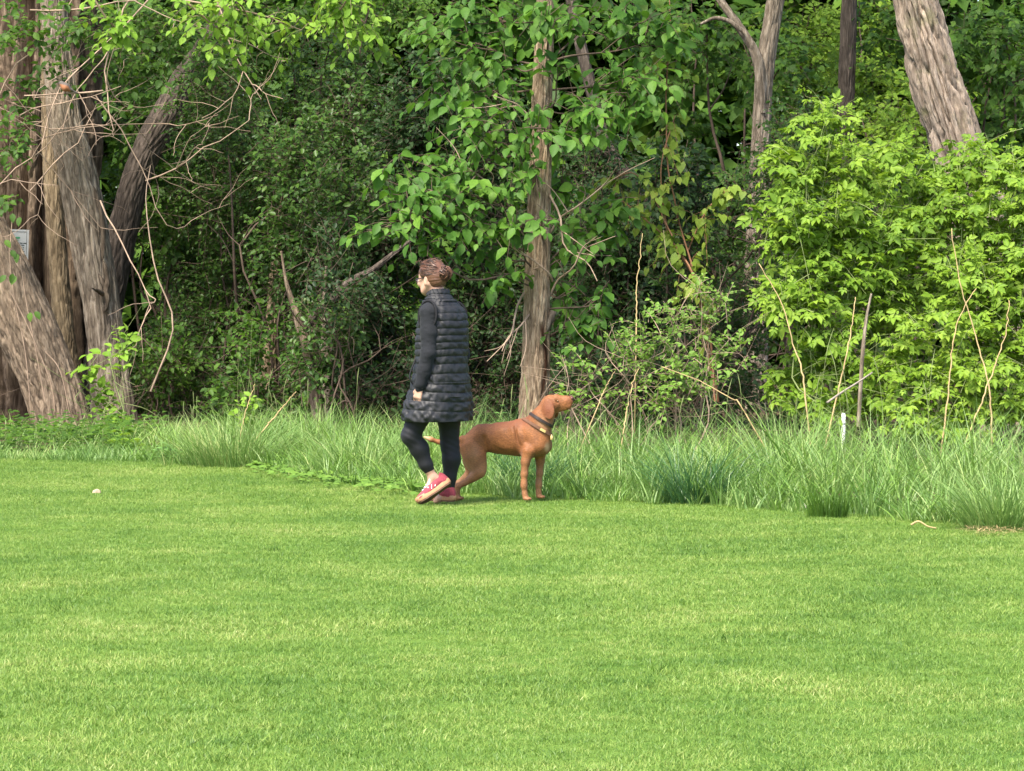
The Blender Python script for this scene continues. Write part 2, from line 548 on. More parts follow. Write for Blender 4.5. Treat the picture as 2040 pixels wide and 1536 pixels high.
def trunk_mesh(mb, path, seg=64, rings=120, seed=0, furrow=0.012, fk=9.0, fz=2.2, lobes=0.0, nlobe=5, flare=0.0, twist=0.0, stain=None, sharp=1.0):
    """path: rows x,y,z,r from the base up"""
    c4 = catmull(path, rings)
    c, r = c4[:, :3], np.maximum(c4[:, 3], .004)
    t, A, B = frames(c)
    s = np.concatenate([[0], np.cumsum(np.linalg.norm(np.diff(c, axis=0), axis=1))])
    a = np.linspace(0, 2 * PI, seg, endpoint=False)
    aa, ss = np.meshgrid(a, s)
    at = aa + twist * ss
    rr = r[:, None] * np.ones_like(aa)
    kx = fk * rr.mean() / 0.2
    n2 = vnoise(np.cos(at) * 9, np.sin(at) * 9, ss * 9, seed + 9)
    # bark plates: a jittered, stretched cell pattern wrapped round the trunk, with cracks between the cells
    def cells(nc, zl, sd, warp):
        u = at / (2 * PI) * nc + warp * (vnoise(np.cos(at) * 1.5, np.sin(at) * 1.5, ss / zl * .8, sd + 1) - .5) * 2 + .35 * (vnoise(np.cos(at) * nc * .3, np.sin(at) * nc * .3, ss * 14, sd + 2) - .5)
        w = ss / zl + .25 * (vnoise(np.cos(at) * nc * .3, np.sin(at) * nc * .3, ss * 5, sd + 3) - .5)
        iu, iw = np.floor(u).astype(np.int64), np.floor(w).astype(np.int64)
        f1, f2, id1 = np.full(u.shape, 9.0), np.full(u.shape, 9.0), np.zeros(u.shape)
        for du in (-1, 0, 1):
            for dw in (-2, -1, 0, 1, 2):
                cu, cw = iu + du, iw + dw
                cm = np.mod(cu, nc)
                px_ = cu + .15 + .7 * _hash(cm, cw, 0 * cm, sd)
                pw = cw + _hash(cm, cw, 0 * cm + 7, sd) + .5 * (cm % 2)
                dd = np.sqrt(((px_ - u) * 1.0) ** 2 + (np.maximum(np.abs(pw - w) - .18, 0) * .9) ** 2)
                new = dd < f1
                f2 = np.where(new, f1, np.minimum(f2, dd))
                id1 = np.where(new, _hash(cm, cw, 0 * cm + 3, sd), id1)
                f1 = np.where(new, dd, f1)
        return f2 - f1, id1
    nc = max(6, int(round(fk)))
    g, pid = cells(nc, 1.0 / fz, seed * 13 % 97, .8)
    e = np.clip(g / (.42 / sharp), 0, 1)
    ridge = e * (2 - e)
    g2, pid2 = cells(nc * 3, .34 / fz, seed * 7 % 89 + 50, .5)
    fine = np.clip(g2 / .5, 0, 1)
    disp = furrow * (ridge * (.85 + .3 * pid) + .28 * fine + n2 * .25 - 1.1)
    if lobes:
        lob = 1.25 * np.abs(np.sin(nlobe * at * .5 + 2.2 * vnoise(np.cos(at), np.sin(at), ss * .35, seed + 3))) ** 1.3
        disp = disp + lobes * (lob - .7)
    big = (vnoise(np.cos(at) * 1.3, np.sin(at) * 1.3, ss * .8, seed + 21) - .5) * 0.12 * rr
    if flare:
        root = np.exp(-ss / .28)
        disp = disp + flare * root * (0.55 + .45 * np.sin(5 * at + seed))
    R = rr + disp + big
    v = c[:, None] + R[..., None] * (np.cos(aa)[..., None] * A[:, None] + np.sin(aa)[..., None] * B[:, None])
    f = grid_faces(rings, seg)
    n = rings * seg
    v = np.vstack([v.reshape(-1, 3), c[-1]])
    j = np.arange(seg)
    k = (rings - 1) * seg
    capf = np.stack([np.full(seg, n), k + j, k + (j + 1) % seg], -1)
    at_ = {'plate': np.append((.65 * pid + .35 * pid2).ravel(), .5)}
    if stain is not None:
        at_['stain'] = stain(v)
    mb.add(v, (f, capf), **at_)
    return c, r

def twig_tree(rng, mb, start, d, L, r, depth, curl=.25, kids=3, g=0.0):
    d = nrm(d)
    n = 8
    pts = [np.asarray(start, float)]
    dd = d.copy()
    for i in range(n - 1):
        dd = nrm(dd + rng.normal(0, curl / 2, 3) + np.array([0, 0, -g]))
        pts.append(pts[-1] + dd * L / (n - 1))
    pts = np.array(pts)
    tube(mb, pts, np.linspace(r, r * .45, n), 5)
    ends = [pts]
    if depth > 0:
        for k in range(kids):
            i = rng.integers(2, n)
            side = nrm(np.cross(dd, rng.normal(0, 1, 3)))
            ends += twig_tree(rng, mb, pts[i], dd * .7 + side * .8, L * rng.uniform(.45, .7), r * .6, depth - 1, curl, kids, g)
    return ends
# ------------------------------------------------------------------ ground
def edge_y(x):
    """distance at which the mown lawn ends and the long grass starts, for a world x"""
    xs = np.array([-9, -4.4, -3.2, -2.0, -1.4, -0.6, 0.2, 1.3, 2.2, 3.2, 5.5])
    ys = np.array([27.6, 27.3, 27.1, 26.2, 24.6, 23.4, 22.7, 22.0, 20.9, 19.6, 18.6])
    return np.interp(x, xs, ys)

def ground_material():
    m, n, l, out = nodes_of('lawn_soil')
    geo = n.new('ShaderNodeNewGeometry')
    a = noise(n, l, geo.outputs['Position'], 0.9, 4)
    b_ = noise(n, l, geo.outputs['Position'], 45, 3)
    rp = ramp(n, [(0.3, (0.055, 0.12, 0.016)), (0.7, (0.11, 0.18, 0.03))])
    l.new(a, rp.inputs[0])
    col = mix_col(n, l, 0.6, rp.outputs[0], mix_col(n, l, 1.0, rp.outputs[0], math_node(n, l, 'MULTIPLY', b_, 1.7), 'MULTIPLY'))
    b = n.new('ShaderNodeBsdfPrincipled')
    b.inputs['Roughness'].default_value = 0.95
    b.inputs['Specular IOR Level'].default_value = 0.1
    l.new(col, b.inputs['Base Color'])
    l.new(b.outputs[0], out.inputs[0])
    return m

def sheet(name, xs, ys, zf, mat):
    X, Y = np.meshgrid(xs, ys)
    Z = zf(X, Y)
    mb = MB()
    mb.add(np.stack([X, Y, Z], -1).reshape(-1, 3), grid_faces(len(ys), len(xs), False))
    o = mb.build(name, mat)
    o['kind'] = 'structure'
    return o

far = np.array([-600, -200, -60, -25])
sheet('ground', np.concatenate([far, np.linspace(-14, 14, 57), -far[::-1]]), np.concatenate([[-60, -20], np.linspace(0, 30, 61), [40, 80, 250, 900]]),
      lambda x, y: 0.03 * (vnoise(x * .35, y * .35, 0, 4) - .5) * (np.abs(x) < 20), ground_material())
litter = plain_mat('leaf_litter', (0.075, 0.05, 0.032), 0.95, 0.1, 0.55, 9)
xs_ = np.linspace(-26, 26, 105)
ys_ = np.linspace(0, 1, 40)
Xf, Tf = np.meshgrid(xs_, ys_)
Yf = (edge_y(Xf) + 0.9) + Tf ** 1.5 * (85 - edge_y(Xf) - 0.9)
mbf = MB()
mbf.add(np.stack([Xf, Yf, 0.045 + .05 * vnoise(Xf * 1.3, Yf * 1.3, 0, 8)], -1).reshape(-1, 3), grid_faces(40, 105, False))
ff = mbf.build('forest_floor', litter)
ff['kind'] = 'structure'

# ------------------------------------------------------------------ mown lawn: real blades, instanced in small patches
rng = np.random.default_rng(11)
def blades(mb, rng, base, h, w, lean, az, segs=2, bend=0.6, tip=0.15):
    """N grass blades as tapered curved strips"""
    N = len(base)
    t = np.linspace(0, 1, segs + 1)
    dirh = np.stack([np.cos(az), np.sin(az), np.zeros(N)], -1)
    face = az + rng.normal(PI / 2, .7, N)
    wd = np.stack([np.cos(face), np.sin(face), np.zeros(N)], -1)
    out = lean[:, None] * t + (bend * h)[:, None] * t ** 2.2 * lean[:, None] / np.maximum(h, 1e-4)[:, None]
    up = h[:, None] * (t - .35 * np.clip(lean / np.maximum(h, 1e-4), 0, 2)[:, None] * t ** 2.5)
    c = base[:, None] + dirh[:, None] * out[..., None] + np.array([0, 0, 1.0]) * up[..., None]
    ww = w[:, None] * (1 - t[None] ** 1.6 * (1 - tip))
    v = np.stack([c - wd[:, None] * ww[..., None] / 2, c + wd[:, None] * ww[..., None] / 2], 2)
    k = np.arange(segs)
    f = np.stack([2 * k, 2 * k + 1, 2 * k + 3, 2 * k + 2], -1)
    off = (np.arange(N) * (segs + 1) * 2)[:, None, None]
    mb.add(v.reshape(-1, 3), (f[None] + off).reshape(-1, 4))

def lawn_material():
    m, n, l, out = nodes_of('lawn_blades')
    geo = n.new('ShaderNodeNewGeometry')
    pos = geo.outputs['Position']
    oi = n.new('ShaderNodeObjectInfo')
    r = math_node(n, l, 'FRACT', math_node(n, l, 'ADD', geo.outputs['Random Per Island'], oi.outputs['Random']))
    patch = noise(n, l, mapping(n, l, pos, (0.8, 0.95, 0.02)), 1.0, 4, 0.62, 0.4)
    fine = noise(n, l, mapping(n, l, pos, (5.5, 5.5, 0.1)), 1.0, 3, 0.6)
    f = math_node(n, l, 'ADD', math_node(n, l, 'MULTIPLY', r, 0.62), math_node(n, l, 'MULTIPLY', math_node(n, l, 'SUBTRACT', patch, 0.40), 1.3))
    f = math_node(n, l, 'ADD', f, math_node(n, l, 'MULTIPLY', math_node(n, l, 'SUBTRACT', fine, 0.5), 0.55), True)
    rp = ramp(n, [(0.0, (0.062, 0.14, 0.022)), (0.35, (0.134, 0.236, 0.037)), (0.7, (0.238, 0.328, 0.066)), (1.0, (0.45, 0.455, 0.175))])
    l.new(f, rp.inputs[0])
    b = n.new('ShaderNodeBsdfPrincipled')
    b.inputs['Roughness'].default_value = 0.45
    b.inputs['Specular IOR Level'].default_value = 0.35
    l.new(rp.outputs[0], b.inputs['Base Color'])
    t = n.new('ShaderNodeBsdfTranslucent')
    l.new(mix_col(n, l, 0.4, rp.outputs[0], (0.25, 0.40, 0.05)), t.inputs['Color'])
    mx = n.new('ShaderNodeMixShader')
    mx.inputs[0].default_value = 0.3
    l.new(b.outputs[0], mx.inputs[1])
    l.new(t.outputs[0], mx.inputs[2])
    l.new(mx.outputs[0], out.inputs[0])
    return m

lawn_mat = lawn_material()
patch_col = bpy.data.collections.new('lawn_patches')
PS = 0.30
for k in range(5):
    N = 1150
    mb = MB()
    xy = rng.uniform(-PS / 2, PS / 2, (N, 2)) * 1.15
    cl = vnoise(xy[:, 0] * 14, xy[:, 1] * 14, 0, 31 + k)
    h = rng.uniform(.010, .024, N) * (0.55 + .9 * cl)
    blades(mb, rng, np.c_[xy, np.full(N, -.004)], h, rng.uniform(.0018, .0036, N), h * rng.uniform(.1, 1.0, N), rng.uniform(0, 2 * PI, N), 2)
    po = bpy.data.objects.new('lawn_patch', mb.mesh('lawn_patch', lawn_mat))
    patch_col.objects.link(po)

def scatter_object(name, pts, rot, scl, idx, coll):
    me = bpy.data.meshes.new(name)
    me.vertices.add(len(pts))
    me.vertices.foreach_set('co', np.asarray(pts, np.float32).ravel())
    for nm, arr, ty in (('rz', rot, 'FLOAT'), ('sc', scl, 'FLOAT'), ('ix', idx, 'INT')):
        a = me.attributes.new(nm, ty, 'POINT')
        a.data.foreach_set('value', np.asarray(arr, np.float32 if ty == 'FLOAT' else np.int32))
    o = link(name, me)
    ng = bpy.data.node_groups.new('grass_scatter', 'GeometryNodeTree')
    ng.interface.new_socket('Geometry', in_out='INPUT', socket_type='NodeSocketGeometry')
    ng.interface.new_socket('Geometry', in_out='OUTPUT', socket_type='NodeSocketGeometry')
    N, Lk = ng.nodes, ng.links
    gi, go = N.new('NodeGroupInput'), N.new('NodeGroupOutput')
    iop = N.new('GeometryNodeInstanceOnPoints')
    ci = N.new('GeometryNodeCollectionInfo')
    ci.inputs['Collection'].default_value = coll
    ci.inputs['Separate Children'].default_value = True
    ci.inputs['Reset Children'].default_value = True
    def attr(nm, ty):
        a = N.new('GeometryNodeInputNamedAttribute')
        a.data_type = ty
        a.inputs['Name'].default_value = nm
        return a.outputs['Attribute']
    cx = N.new('ShaderNodeCombineXYZ')
    Lk.new(attr('rz', 'FLOAT'), cx.inputs[2])
    e2r = N.new('FunctionNodeEulerToRotation')
    Lk.new(cx.outputs[0], e2r.inputs[0])
    Lk.new(gi.outputs[0], iop.inputs['Points'])
    Lk.new(ci.outputs[0], iop.inputs['Instance'])
    iop.inputs['Pick Instance'].default_value = True
    Lk.new(attr('ix', 'INT'), iop.inputs['Instance Index'])
    Lk.new(e2r.outputs[0], iop.inputs['Rotation'])
    Lk.new(attr('sc', 'FLOAT'), iop.inputs['Scale'])
    Lk.new(iop.outputs[0], go.inputs[0])
    md = o.modifiers.new('scatter', 'NODES')
    md.node_group = ng
    return o

gx, gy = np.meshgrid(np.arange(-7.5, 7.5, PS * .86), np.arange(8.6, 28.2, PS * .86))
gp = np.c_[gx.ravel(), gy.ravel()] + rng.uniform(-.05, .05, (gx.size, 2))
keep = (gp[:, 1] < edge_y(gp[:, 0]) + .35) & (np.abs(gp[:, 0]) < gp[:, 1] * .165 + 2.6)
gp = gp[keep]
gz = 0.03 * (vnoise(gp[:, 0] * .35, gp[:, 1] * .35, 0, 4) - .5)
lawn = scatter_object('lawn_grass', np.c_[gp, gz], rng.uniform(0, 2 * PI, len(gp)), rng.uniform(.85, 1.2, len(gp)) * (0.8 + .5 * vnoise(gp[:, 0] * .8, gp[:, 1] * .9, 0, 77)), rng.integers(0, 5, len(gp)), patch_col)
lawn['kind'] = 'stuff'

# ------------------------------------------------------------------ long grass along the lawn edge
def grass_band(mb, rng, n_tuft, xr, depth, hfun, per=(14, 30), wid=(.004, .008), bend=(.35, 1.1), where=None):
    tx = rng.uniform(*xr, n_tuft)
    ty = edge_y(tx) + rng.uniform(0, 1, n_tuft) ** 1.25 * depth + rng.normal(.05, .12, n_tuft)
    for x, y in zip(tx, ty):
        if where is not None and not where(x, y):
            continue
        k = rng.integers(*per)
        hh = hfun(x, y) * rng.uniform(.65, 1.2)
        r = rng.uniform(.03, .12)
        a = rng.uniform(0, 2 * PI, k)
        q = r * np.sqrt(rng.uniform(0, 1, k))
        hh *= 1.0
        base = np.c_[x + q * np.cos(a), y + q * np.sin(a), np.zeros(k)]
        h = hh * rng.uniform(.45, 1.08, k)
        az = a + rng.normal(0, .7, k)
        blades(mb, rng, base, h, rng.uniform(*wid, k), h * rng.uniform(*bend, k) * .55, az, 4, .7, .06)

def tall_h(x, y):
    t = np.clip((y - edge_y(x)) / 1.6, 0, 1)
    lo = np.interp(x, [-5, -3.8, -2.9, -2.4, -1.4, -.6, .5, 1.2, 2.4, 3.4], [.22, .25, .30, .45, .43, .46, .56, .62, .64, .64])
    return lo * (0.45 + .6 * t) * (.72 + .5 * vnoise(x * 1.6, y * 1.6, 0, 13))

mb = MB()
rng = np.random.default_rng(5)
grass_band(mb, rng, 2300, (-7.5, 7.0), 4.2, tall_h, (9, 19), (.006, .0115))
grass_band(mb, rng, 620, (-7.0, 6.5), .7, lambda x, y: .13 * (.6 + .8 * vnoise(x * 2, y * 2, 0, 3)), (16, 30))
tg = mb.build('tall_grass', M['grass_tall'])
tg['kind'] = 'stuff'
mb = MB()
grass_band(mb, rng, 620, (-3.4, 7.0), 3.2, lambda x, y: tall_h(x, y) * 1.0, (6, 13), (.010, .017), (.5, 1.6))
bg = mb.build('broad_grass', M['grass_broad'])
bg['kind'] = 'stuff'
mb = MB()
for k in range(75):                                   # flowering stems and dead straws standing above the grass
    x = rng.uniform(-4.5, 5.5); y = edge_y(x) + rng.uniform(.2, 3.2)
    h = tall_h(x, y) * rng.uniform(1.0, 1.45)
    a = rng.uniform(0, 2 * PI)
    c = catmull([[x, y, 0], [x + .03 * math.cos(a), y, h * .5], [x + .09 * h * math.cos(a), y, h], [x + .15 * h * math.cos(a), y, h * 1.2]], 9)
    tube(mb, c, np.r_[np.full(6, .0014), .003, .0034, .001], 4)
sh_ = mb.build('seed_stems', M['twig_green'])
sh_['kind'] = 'stuff'
mb = MB()
for k in range(46):                                    # coarser tufts the mower left in the lawn
    y = rng.uniform(9.5, 25); x = rng.uniform(-.17, .17) * y
    if y > edge_y(x) - .3: continue
    q = rng.integers(8, 22)
    blades(mb, rng, np.c_[x + rng.normal(0, .03, q), y + rng.normal(0, .03, q), np.zeros(q)], rng.uniform(.03, .065, q), rng.uniform(.003, .005, q), rng.uniform(.01, .04, q), rng.uniform(0, 2 * PI, q), 3)
lt = mb.build('lawn_tufts', M['leaf_mid'])
lt['kind'] = 'stuff'

def tussock(label, px, py_base, Y, w, h, n, mat, seed, lean=(.3, 1.5)):
    rng = np.random.default_rng(seed)
    b = G(px, Y)
    root = thing('grass_clump', label, 'grass clump', b, 'tall clumps of grass along the lawn edge')
    mb = MB()
    a = rng.uniform(0, 2 * PI, n)
    q = w * np.sqrt(rng.uniform(0, 1, n))
    base = np.c_[b[0] + q * np.cos(a), b[1] + q * np.sin(a) * .7, np.zeros(n)]
    hh = h * rng.uniform(.3, 1.15, n) * (1 - .3 * (q / w) ** 2)
    blades(mb, rng, base, hh, rng.uniform(.0045, .009, n), hh * rng.uniform(*lean, n) * .5, a + rng.normal(0, .6, n), 5, .8, .05)
    mb.build('blades', mat, root, kind='stuff')
tussock('dark blue-green grass clump right of the dog, standing at the lawn edge', 1388, 990, 22.2, .24, .54, 420, M['grass_dark'], 3, (.4, 1.7))
tussock('broad grey-green grass clump left of the woman, in front of the forked dead trunk', 470, 920, 26.6, .42, .52, 900, M['grass_tall'], 4)
tussock('feathery grass clump just left of the woman, behind the low leafy patch', 720, 950, 25.1, .30, .50, 520, M['grass_tall'], 6)
tussock('small upright bright green grass tuft at the lawn edge, near the pale wood chip', 1650, 1025, 20.75, .13, .28, 260, M['leaf_mid'], 7, (.1, .5))
tussock('tall pale green grass clump at the right edge of the photo', 2000, 1040, 19.75, .25, .50, 600, M['grass_tall'], 8)
tussock('dark shaded grass clump close behind the front legs of the dog', 1062, 990, 23.3, .20, .45, 480, M['grass_dark'], 9)

# ------------------------------------------------------------------ trees with trunks in view
def tree(name, label, paths, bark, seed, cat='tree', group=None, **kw):
    base = np.array([paths[0][0], paths[0][1], 0.0])
    root = thing(name, label, cat, base, group)
    mb = MB()
    trunk_mesh(mb, paths, seed=seed, **kw)
    mb.build('trunk', M[bark], root)
    return root

def top_crown(root, c, r, nt, n, size, mat, seed):
    """the crown above the top edge of the photograph: coarser leaves"""
    rng = np.random.default_rng(seed)
    lv, mb = Leaves(), MB()
    o, u = blob_points(rng, np.asarray(c, float), np.asarray(r, float), nt, .5)
    d = nrm(u + rng.normal(0, .5, u.shape))
    twigs_with_leaves(rng, mb, lv, o, d, rng.uniform(.4, .9, nt), n, size, twig_r=.006)
    build_foliage(root, lv, T_SM, mat, 0, 'crown')
    if mb.v: mb.build('twigs', M['twig_dark'], root, kind='stuff')

# the old trunks on the left
lean_tree = tree('leaning_tree', 'thick brown trunk leaning left at the left edge, wrapped in thin vines', px_path([(134, 900, 128), (122, 842, 112), (98, 760, 114), (68, 690, 120), (10, 560, 118), (-52, 440, 112), (-130, 260, 105), (-210, 60, 100), (-330, -250, 80)], 32.2),
                 'bark_brown', 1, seg=200, rings=320, furrow=0.028, fk=30, fz=1.5, flare=0.0)
rng = np.random.default_rng(21)
old_tree = tree('old_tree', 'massive old trunk with deep vertical ridges behind the white notice', px_path([(92, 880, 214), (90, 820, 204), (84, 600, 196), (86, 400, 180), (92, 200, 172), (98, 0, 165), (110, -350, 150)], 34.6),
                'bark_old_shade', 2, seg=200, rings=280, furrow=0.06, fk=26, fz=0.9, lobes=0.24, nlobe=15, flare=0.0)
tan_tree = tree('slender_tree', 'slender pale tan trunk pressed between two thick trunks on the left', px_path([(158, 870, 50), (146, 800, 46), (130, 680, 42), (118, 540, 38), (108, 400, 36), (100, 250, 34), (96, 60, 30), (92, -150, 24)], 33.6),
                'bark_tan', 3, seg=110, rings=220, furrow=0.012, fk=18, fz=6)
scar_tree = tree('scarred_tree', 'grey-brown trunk with a bark scar, standing behind the bright green sapling', px_path([(232, 890, 122), (230, 862, 100), (222, 780, 84), (212, 690, 75), (200, 600, 74), (183, 500, 78), (165, 400, 78), (146, 310, 72), (126, 220, 64), (114, 100, 56), (106, -60, 50), (100, -350, 40)], 32.9),
                 'bark_grey', 4, seg=200, rings=300, furrow=0.022, fk=26, fz=2.0, flare=0.03)
mbk = MB()   # scar lips and a broken branch collar on that trunk
for pts in ([(186, 370), (200, 420), (206, 470), (204, 520)], [(196, 545), (207, 570), (214, 600), (206, 625)], [(206, 520), (214, 560), (210, 590)]):
    tube(mbk, catmull([P(a, b, 32.68) for a, b in pts], 14), np.array([.004, .016, .022, .026, .02, .018, .022, .03, .03, .022, .02, .024, .018, .005]), 8)
tube(mbk, np.array([P(205, 585, 32.7), P(192, 578, 32.5), P(183, 574, 32.4)]), np.array([.03, .018, .006]), 7)
mbk.build('bark_scar', M['bark_brown'], scar_tree)
dark_lean = tree('crooked_tree', 'dark crooked trunk leaning right behind the scarred trunk', px_path([(178, 860, 64), (192, 760, 60), (214, 620, 60), (238, 490, 60), (262, 385, 58), (292, 300, 58), (334, 225, 62), (362, 165, 50), (410, 95, 44), (470, 0, 38), (560, -150, 30)], 33.9),
                 'bark_dark', 5, seg=120, rings=200, furrow=0.018, fk=20, fz=3)
centre_stain = lambda v: (lambda x, z: np.clip(1.3 - np.abs(x - (P(1083, 720, 26)[0] + .018 * np.sin(z * 9))) / .022, 0, 1) * (v[:, 1] < 26.02) * np.clip((P(0, 632, 26)[2] - z) / .1, 0, 1) * np.clip((z - P(0, 830, 26)[2]) / .25, 0, 1))(v[:, 0], v[:, 2])
centre = tree('broadleaf_tree', 'straight grey trunk with large green leaves standing behind the dog', px_path([(1060, 965, 84), (1062, 900, 70), (1063, 830, 60), (1068, 700, 56), (1070, 560, 51), (1073, 450, 47), (1076, 350, 43), (1080, 200, 39), (1084, 100, 36), (1088, -50, 32), (1092, -300, 26)], 26),
              'bark_centre', 6, seg=190, rings=460, furrow=0.012, fk=22, fz=3.2, stain=centre_stain)
mbk = MB()
tube(mbk, np.array([P(1080, 668, 25.95), P(1090, 652, 25.95), P(1098, 634, 25.95), P(1103, 619, 25.95)]), np.array([.036, .03, .027, .027]), 10, cap=True)
mbk.build('branch_stub', M['bark_grey'], centre)
tree('slanting_tree', 'thin dark trunk slanting down to the right behind the leafy central tree', px_path([(1420, 880, 36), (1360, 620, 32), (1290, 430, 28), (1245, 350, 28), (1205, 285, 25), (1178, 180, 24), (1150, 60, 23), (1125, -60, 20)], 32.8),
     'bark_dark', 7, seg=64, rings=120, furrow=0.01, fk=14)
fork_tree = tree('forked_tree', 'pale grey forked trunk at the top, left of the big furrowed trunk', px_path([(1498, 860, 64), (1505, 560, 48), (1518, 230, 36), (1526, 120, 35), (1545, 0, 33), (1562, -120, 30), (1580, -300, 26)], 36),
                 'bark_grey', 8, seg=120, rings=200, furrow=0.016, fk=18, fz=2.6)
mbk = MB()
trunk_mesh(mbk, px_path([(1521, 225, 10), (1517, 180, 18), (1511, 125, 22), (1495, 88, 19), (1470, 50, 17), (1440, 8, 15), (1410, -40, 12), (1380, -90, 9)], 35.9), 48, 80, 3, .010, 16, 4)
trunk_mesh(mbk, px_path([(1478, 60, 10), (1452, 42, 9), (1424, 36, 7), (1395, 48, 5)], 35.8), 16, 40, 3, .003, 8, 4)
mbk.build('branch', M['bark_grey'], fork_tree)
tree('dark_tree', 'dark vine-covered trunk deep in the wood between forked and furrowed trunks', px_path([(1676, 860, 52), (1682, 400, 38), (1686, 200, 34), (1692, 0, 31), (1696, -250, 26)], 38.5),
     'bark_dark', 9, seg=90, rings=150, furrow=0.018, fk=18)
big = tree('furrowed_tree', 'big leaning trunk with deeply furrowed grey bark at the upper right', px_path([(2030, 880, 180), (2010, 760, 150), (1982, 590, 132), (1945, 420, 118), (1905, 285, 104), (1862, 150, 96), (1824, 0, 84), (1790, -150, 76), (1750, -400, 64)], 31),
           'bark_right', 10, seg=340, rings=460, furrow=0.058, fk=19, fz=1.35, flare=.06, sharp=1.0)
tree('flaky_tree', 'pale flaking trunk deep in the shade left of the woman', px_path([(528, 880, 44), (534, 800, 38), (541, 680, 30), (548, 560, 24), (554, 480, 16), (560, 420, 8), (566, 370, 4)], 32.4),
     'bark_tan', 11, seg=80, rings=180, furrow=0.02, fk=12, fz=6)
twin = tree('dead_tree', 'twisted brown trunk with a black side limb, left of the woman', px_path([(642, 890, 34), (636, 840, 28), (626, 760, 25), (613, 690, 23), (598, 648, 20), (585, 610, 12), (570, 560, 7), (560, 500, 4)], 30.4),
            'bark_brown', 12, seg=60, rings=120, furrow=0.008, fk=14)
mbk = MB()
trunk_mesh(mbk, px_path([(604, 662, 20), (625, 632, 17), (650, 608, 18), (680, 578, 20), (708, 556, 16), (745, 535, 12), (790, 500, 9), (830, 470, 6)], 30.4), 40, 80, 5, .008, 12, 4)
mbk.build('dead_limb', M['bark_dark'], twin)
tree('straight_tree', 'straight greyish trunk close right of the twisted brown trunk', px_path([(664, 880, 40), (660, 820, 34), (655, 740, 28), (650, 660, 20), (648, 590, 10), (650, 530, 4)], 30.9),
     'bark_grey', 13, seg=60, rings=120, furrow=0.01, fk=16)
thin = tree('thin_tree', 'thin pale stem standing inside the bright green thicket on the right', px_path([(1710, 850, 9), (1714, 780, 8), (1719, 700, 8), (1727, 630, 6), (1736, 585, 4)], 25.0),
            'bark_grey', 14, seg=16, rings=60, furrow=.002)

for root, c, r, nt, m_, s_ in ((centre, (.35, 26.6, 7.2), (2.0, 1.8, 2.4), 420, 'leaf_centre', 15), (old_tree, (-5.0, 35.2, 9.5), (3.6, 3.0, 3.4), 520, 'leaf_dark', 16),
                              (scar_tree, (-3.2, 33.6, 7.6), (2.2, 2, 2.2), 260, 'leaf_mid', 17), (big, (3.6, 32.5, 8.6), (3.0, 2.6, 2.8), 420, 'leaf_mid', 18),
                              (fork_tree, (2.4, 37.5, 8.6), (2.6, 2.4, 2.8), 380, 'leaf_mid', 19)):
    top_crown(root, c, r, nt, 8, .17, M[m_], s_)

# ------------------------------------------------------------------ leaves of the tree behind the dog
rng = np.random.default_rng(31)
lv, mb = Leaves(), MB()
def from_trunk(c):
    z = max(.9, c[2] - rng.uniform(-.1, .5))
    return np.array([.25 + (z - 1.5) * .016, 26, z])
blobs = [(745, 450, 55, 24, -.5), (800, 425, 70, 40, -.5), (820, 350, 80, 55, -.3), (890, 420, 90, 65, -.4), (880, 320, 80, 50, 0), (850, 490, 40, 30, -.4), (960, 380, 80, 80, -.3),
         (970, 250, 90, 90, -.2), (900, 170, 80, 80, .2), (920, 60, 110, 70, .2), (990, 120, 75, 90, .1), (990, 20, 110, 60, .2), (1170, 30, 130, 60, .3), (1080, 15, 70, 40, -.4), (1120, 120, 40, 40, -.3), (1040, 330, 35, 40, -.3),
         (1085, 245, 70, 35, -.5), (1170, 215, 110, 60, -.3), (1250, 170, 110, 80, .1), (1290, 60, 110, 80, .3), (1080, 430, 40, 30, -.5), (1010, 440, 60, 45, -.4), (1010, 550, 50, 35, -.3), (960, 500, 60, 50, .1),
         (1170, 470, 70, 70, .1), (1150, 640, 55, 50, -.1), (1195, 590, 40, 50, -.1), (1140, 560, 50, 60, .1), (1210, 420, 60, 60, .2), (1120, 350, 50, 50, .3)]
crown(rng, blobs, 26, mb, lv, 74, .122, n=6, L=(.25, .5), thick=.8, limb=from_trunk, droop=.35, spread=.8, leaf_droop=.55, up=.1, twig_r=.0035)
build_foliage(centre, lv, T_OV, M['leaf_centre'], 300, 'foliage')
mb.build('twigs', M['twig_dark'], centre, kind='stuff')

# ------------------------------------------------------------------ shady shrubs and young trees filling the wood
def shrub(name, label, cat, Y, blobs, base_px, mat, T, size, seed, density=60, n=9, stems=5, singles=0, group=None, twigm='twig_dark', L=(.25, .55), stem_r=.018, **kw):
    rng = np.random.default_rng(seed)
    b = G(base_px, Y)
    root = thing(name, label, cat, b, group)
    lv, mb, ms = Leaves(), MB(), MB()
    crown(rng, blobs, Y, mb, lv, density, size, n=n, L=L, **kw)
    for k in range(stems):
        bl = blobs[k % len(blobs)]
        e = P(bl[0] + rng.normal(0, bl[2] * .3), bl[1] - bl[3] * .3, Y + (bl[4] if len(bl) > 4 else 0))
        s0 = b + np.array([rng.normal(0, .15), rng.normal(0, .15), -.02])
        pa = wander(rng, s0, e, 16, .045)
        tube(ms, pa, np.linspace(stem_r * rng.uniform(.7, 1.3), stem_r * .25, 16), 6)
        for j in range(5):
            i = rng.integers(5, 15)
            e2 = pa[i] + nrm(rng.normal(0, 1, 3) + np.array([0, 0, .4])) * rng.uniform(.3, .9)
            tube(ms, wander(rng, pa[i], e2, 7, .07), np.linspace(stem_r * .35, stem_r * .12, 7), 4)
    build_foliage(root, lv, T, M[mat], singles, 'foliage')
    ms.build('stems', M[twigm], root)
    if mb.v: mb.build('twigs', M[twigm], root, kind='stuff')
    return root

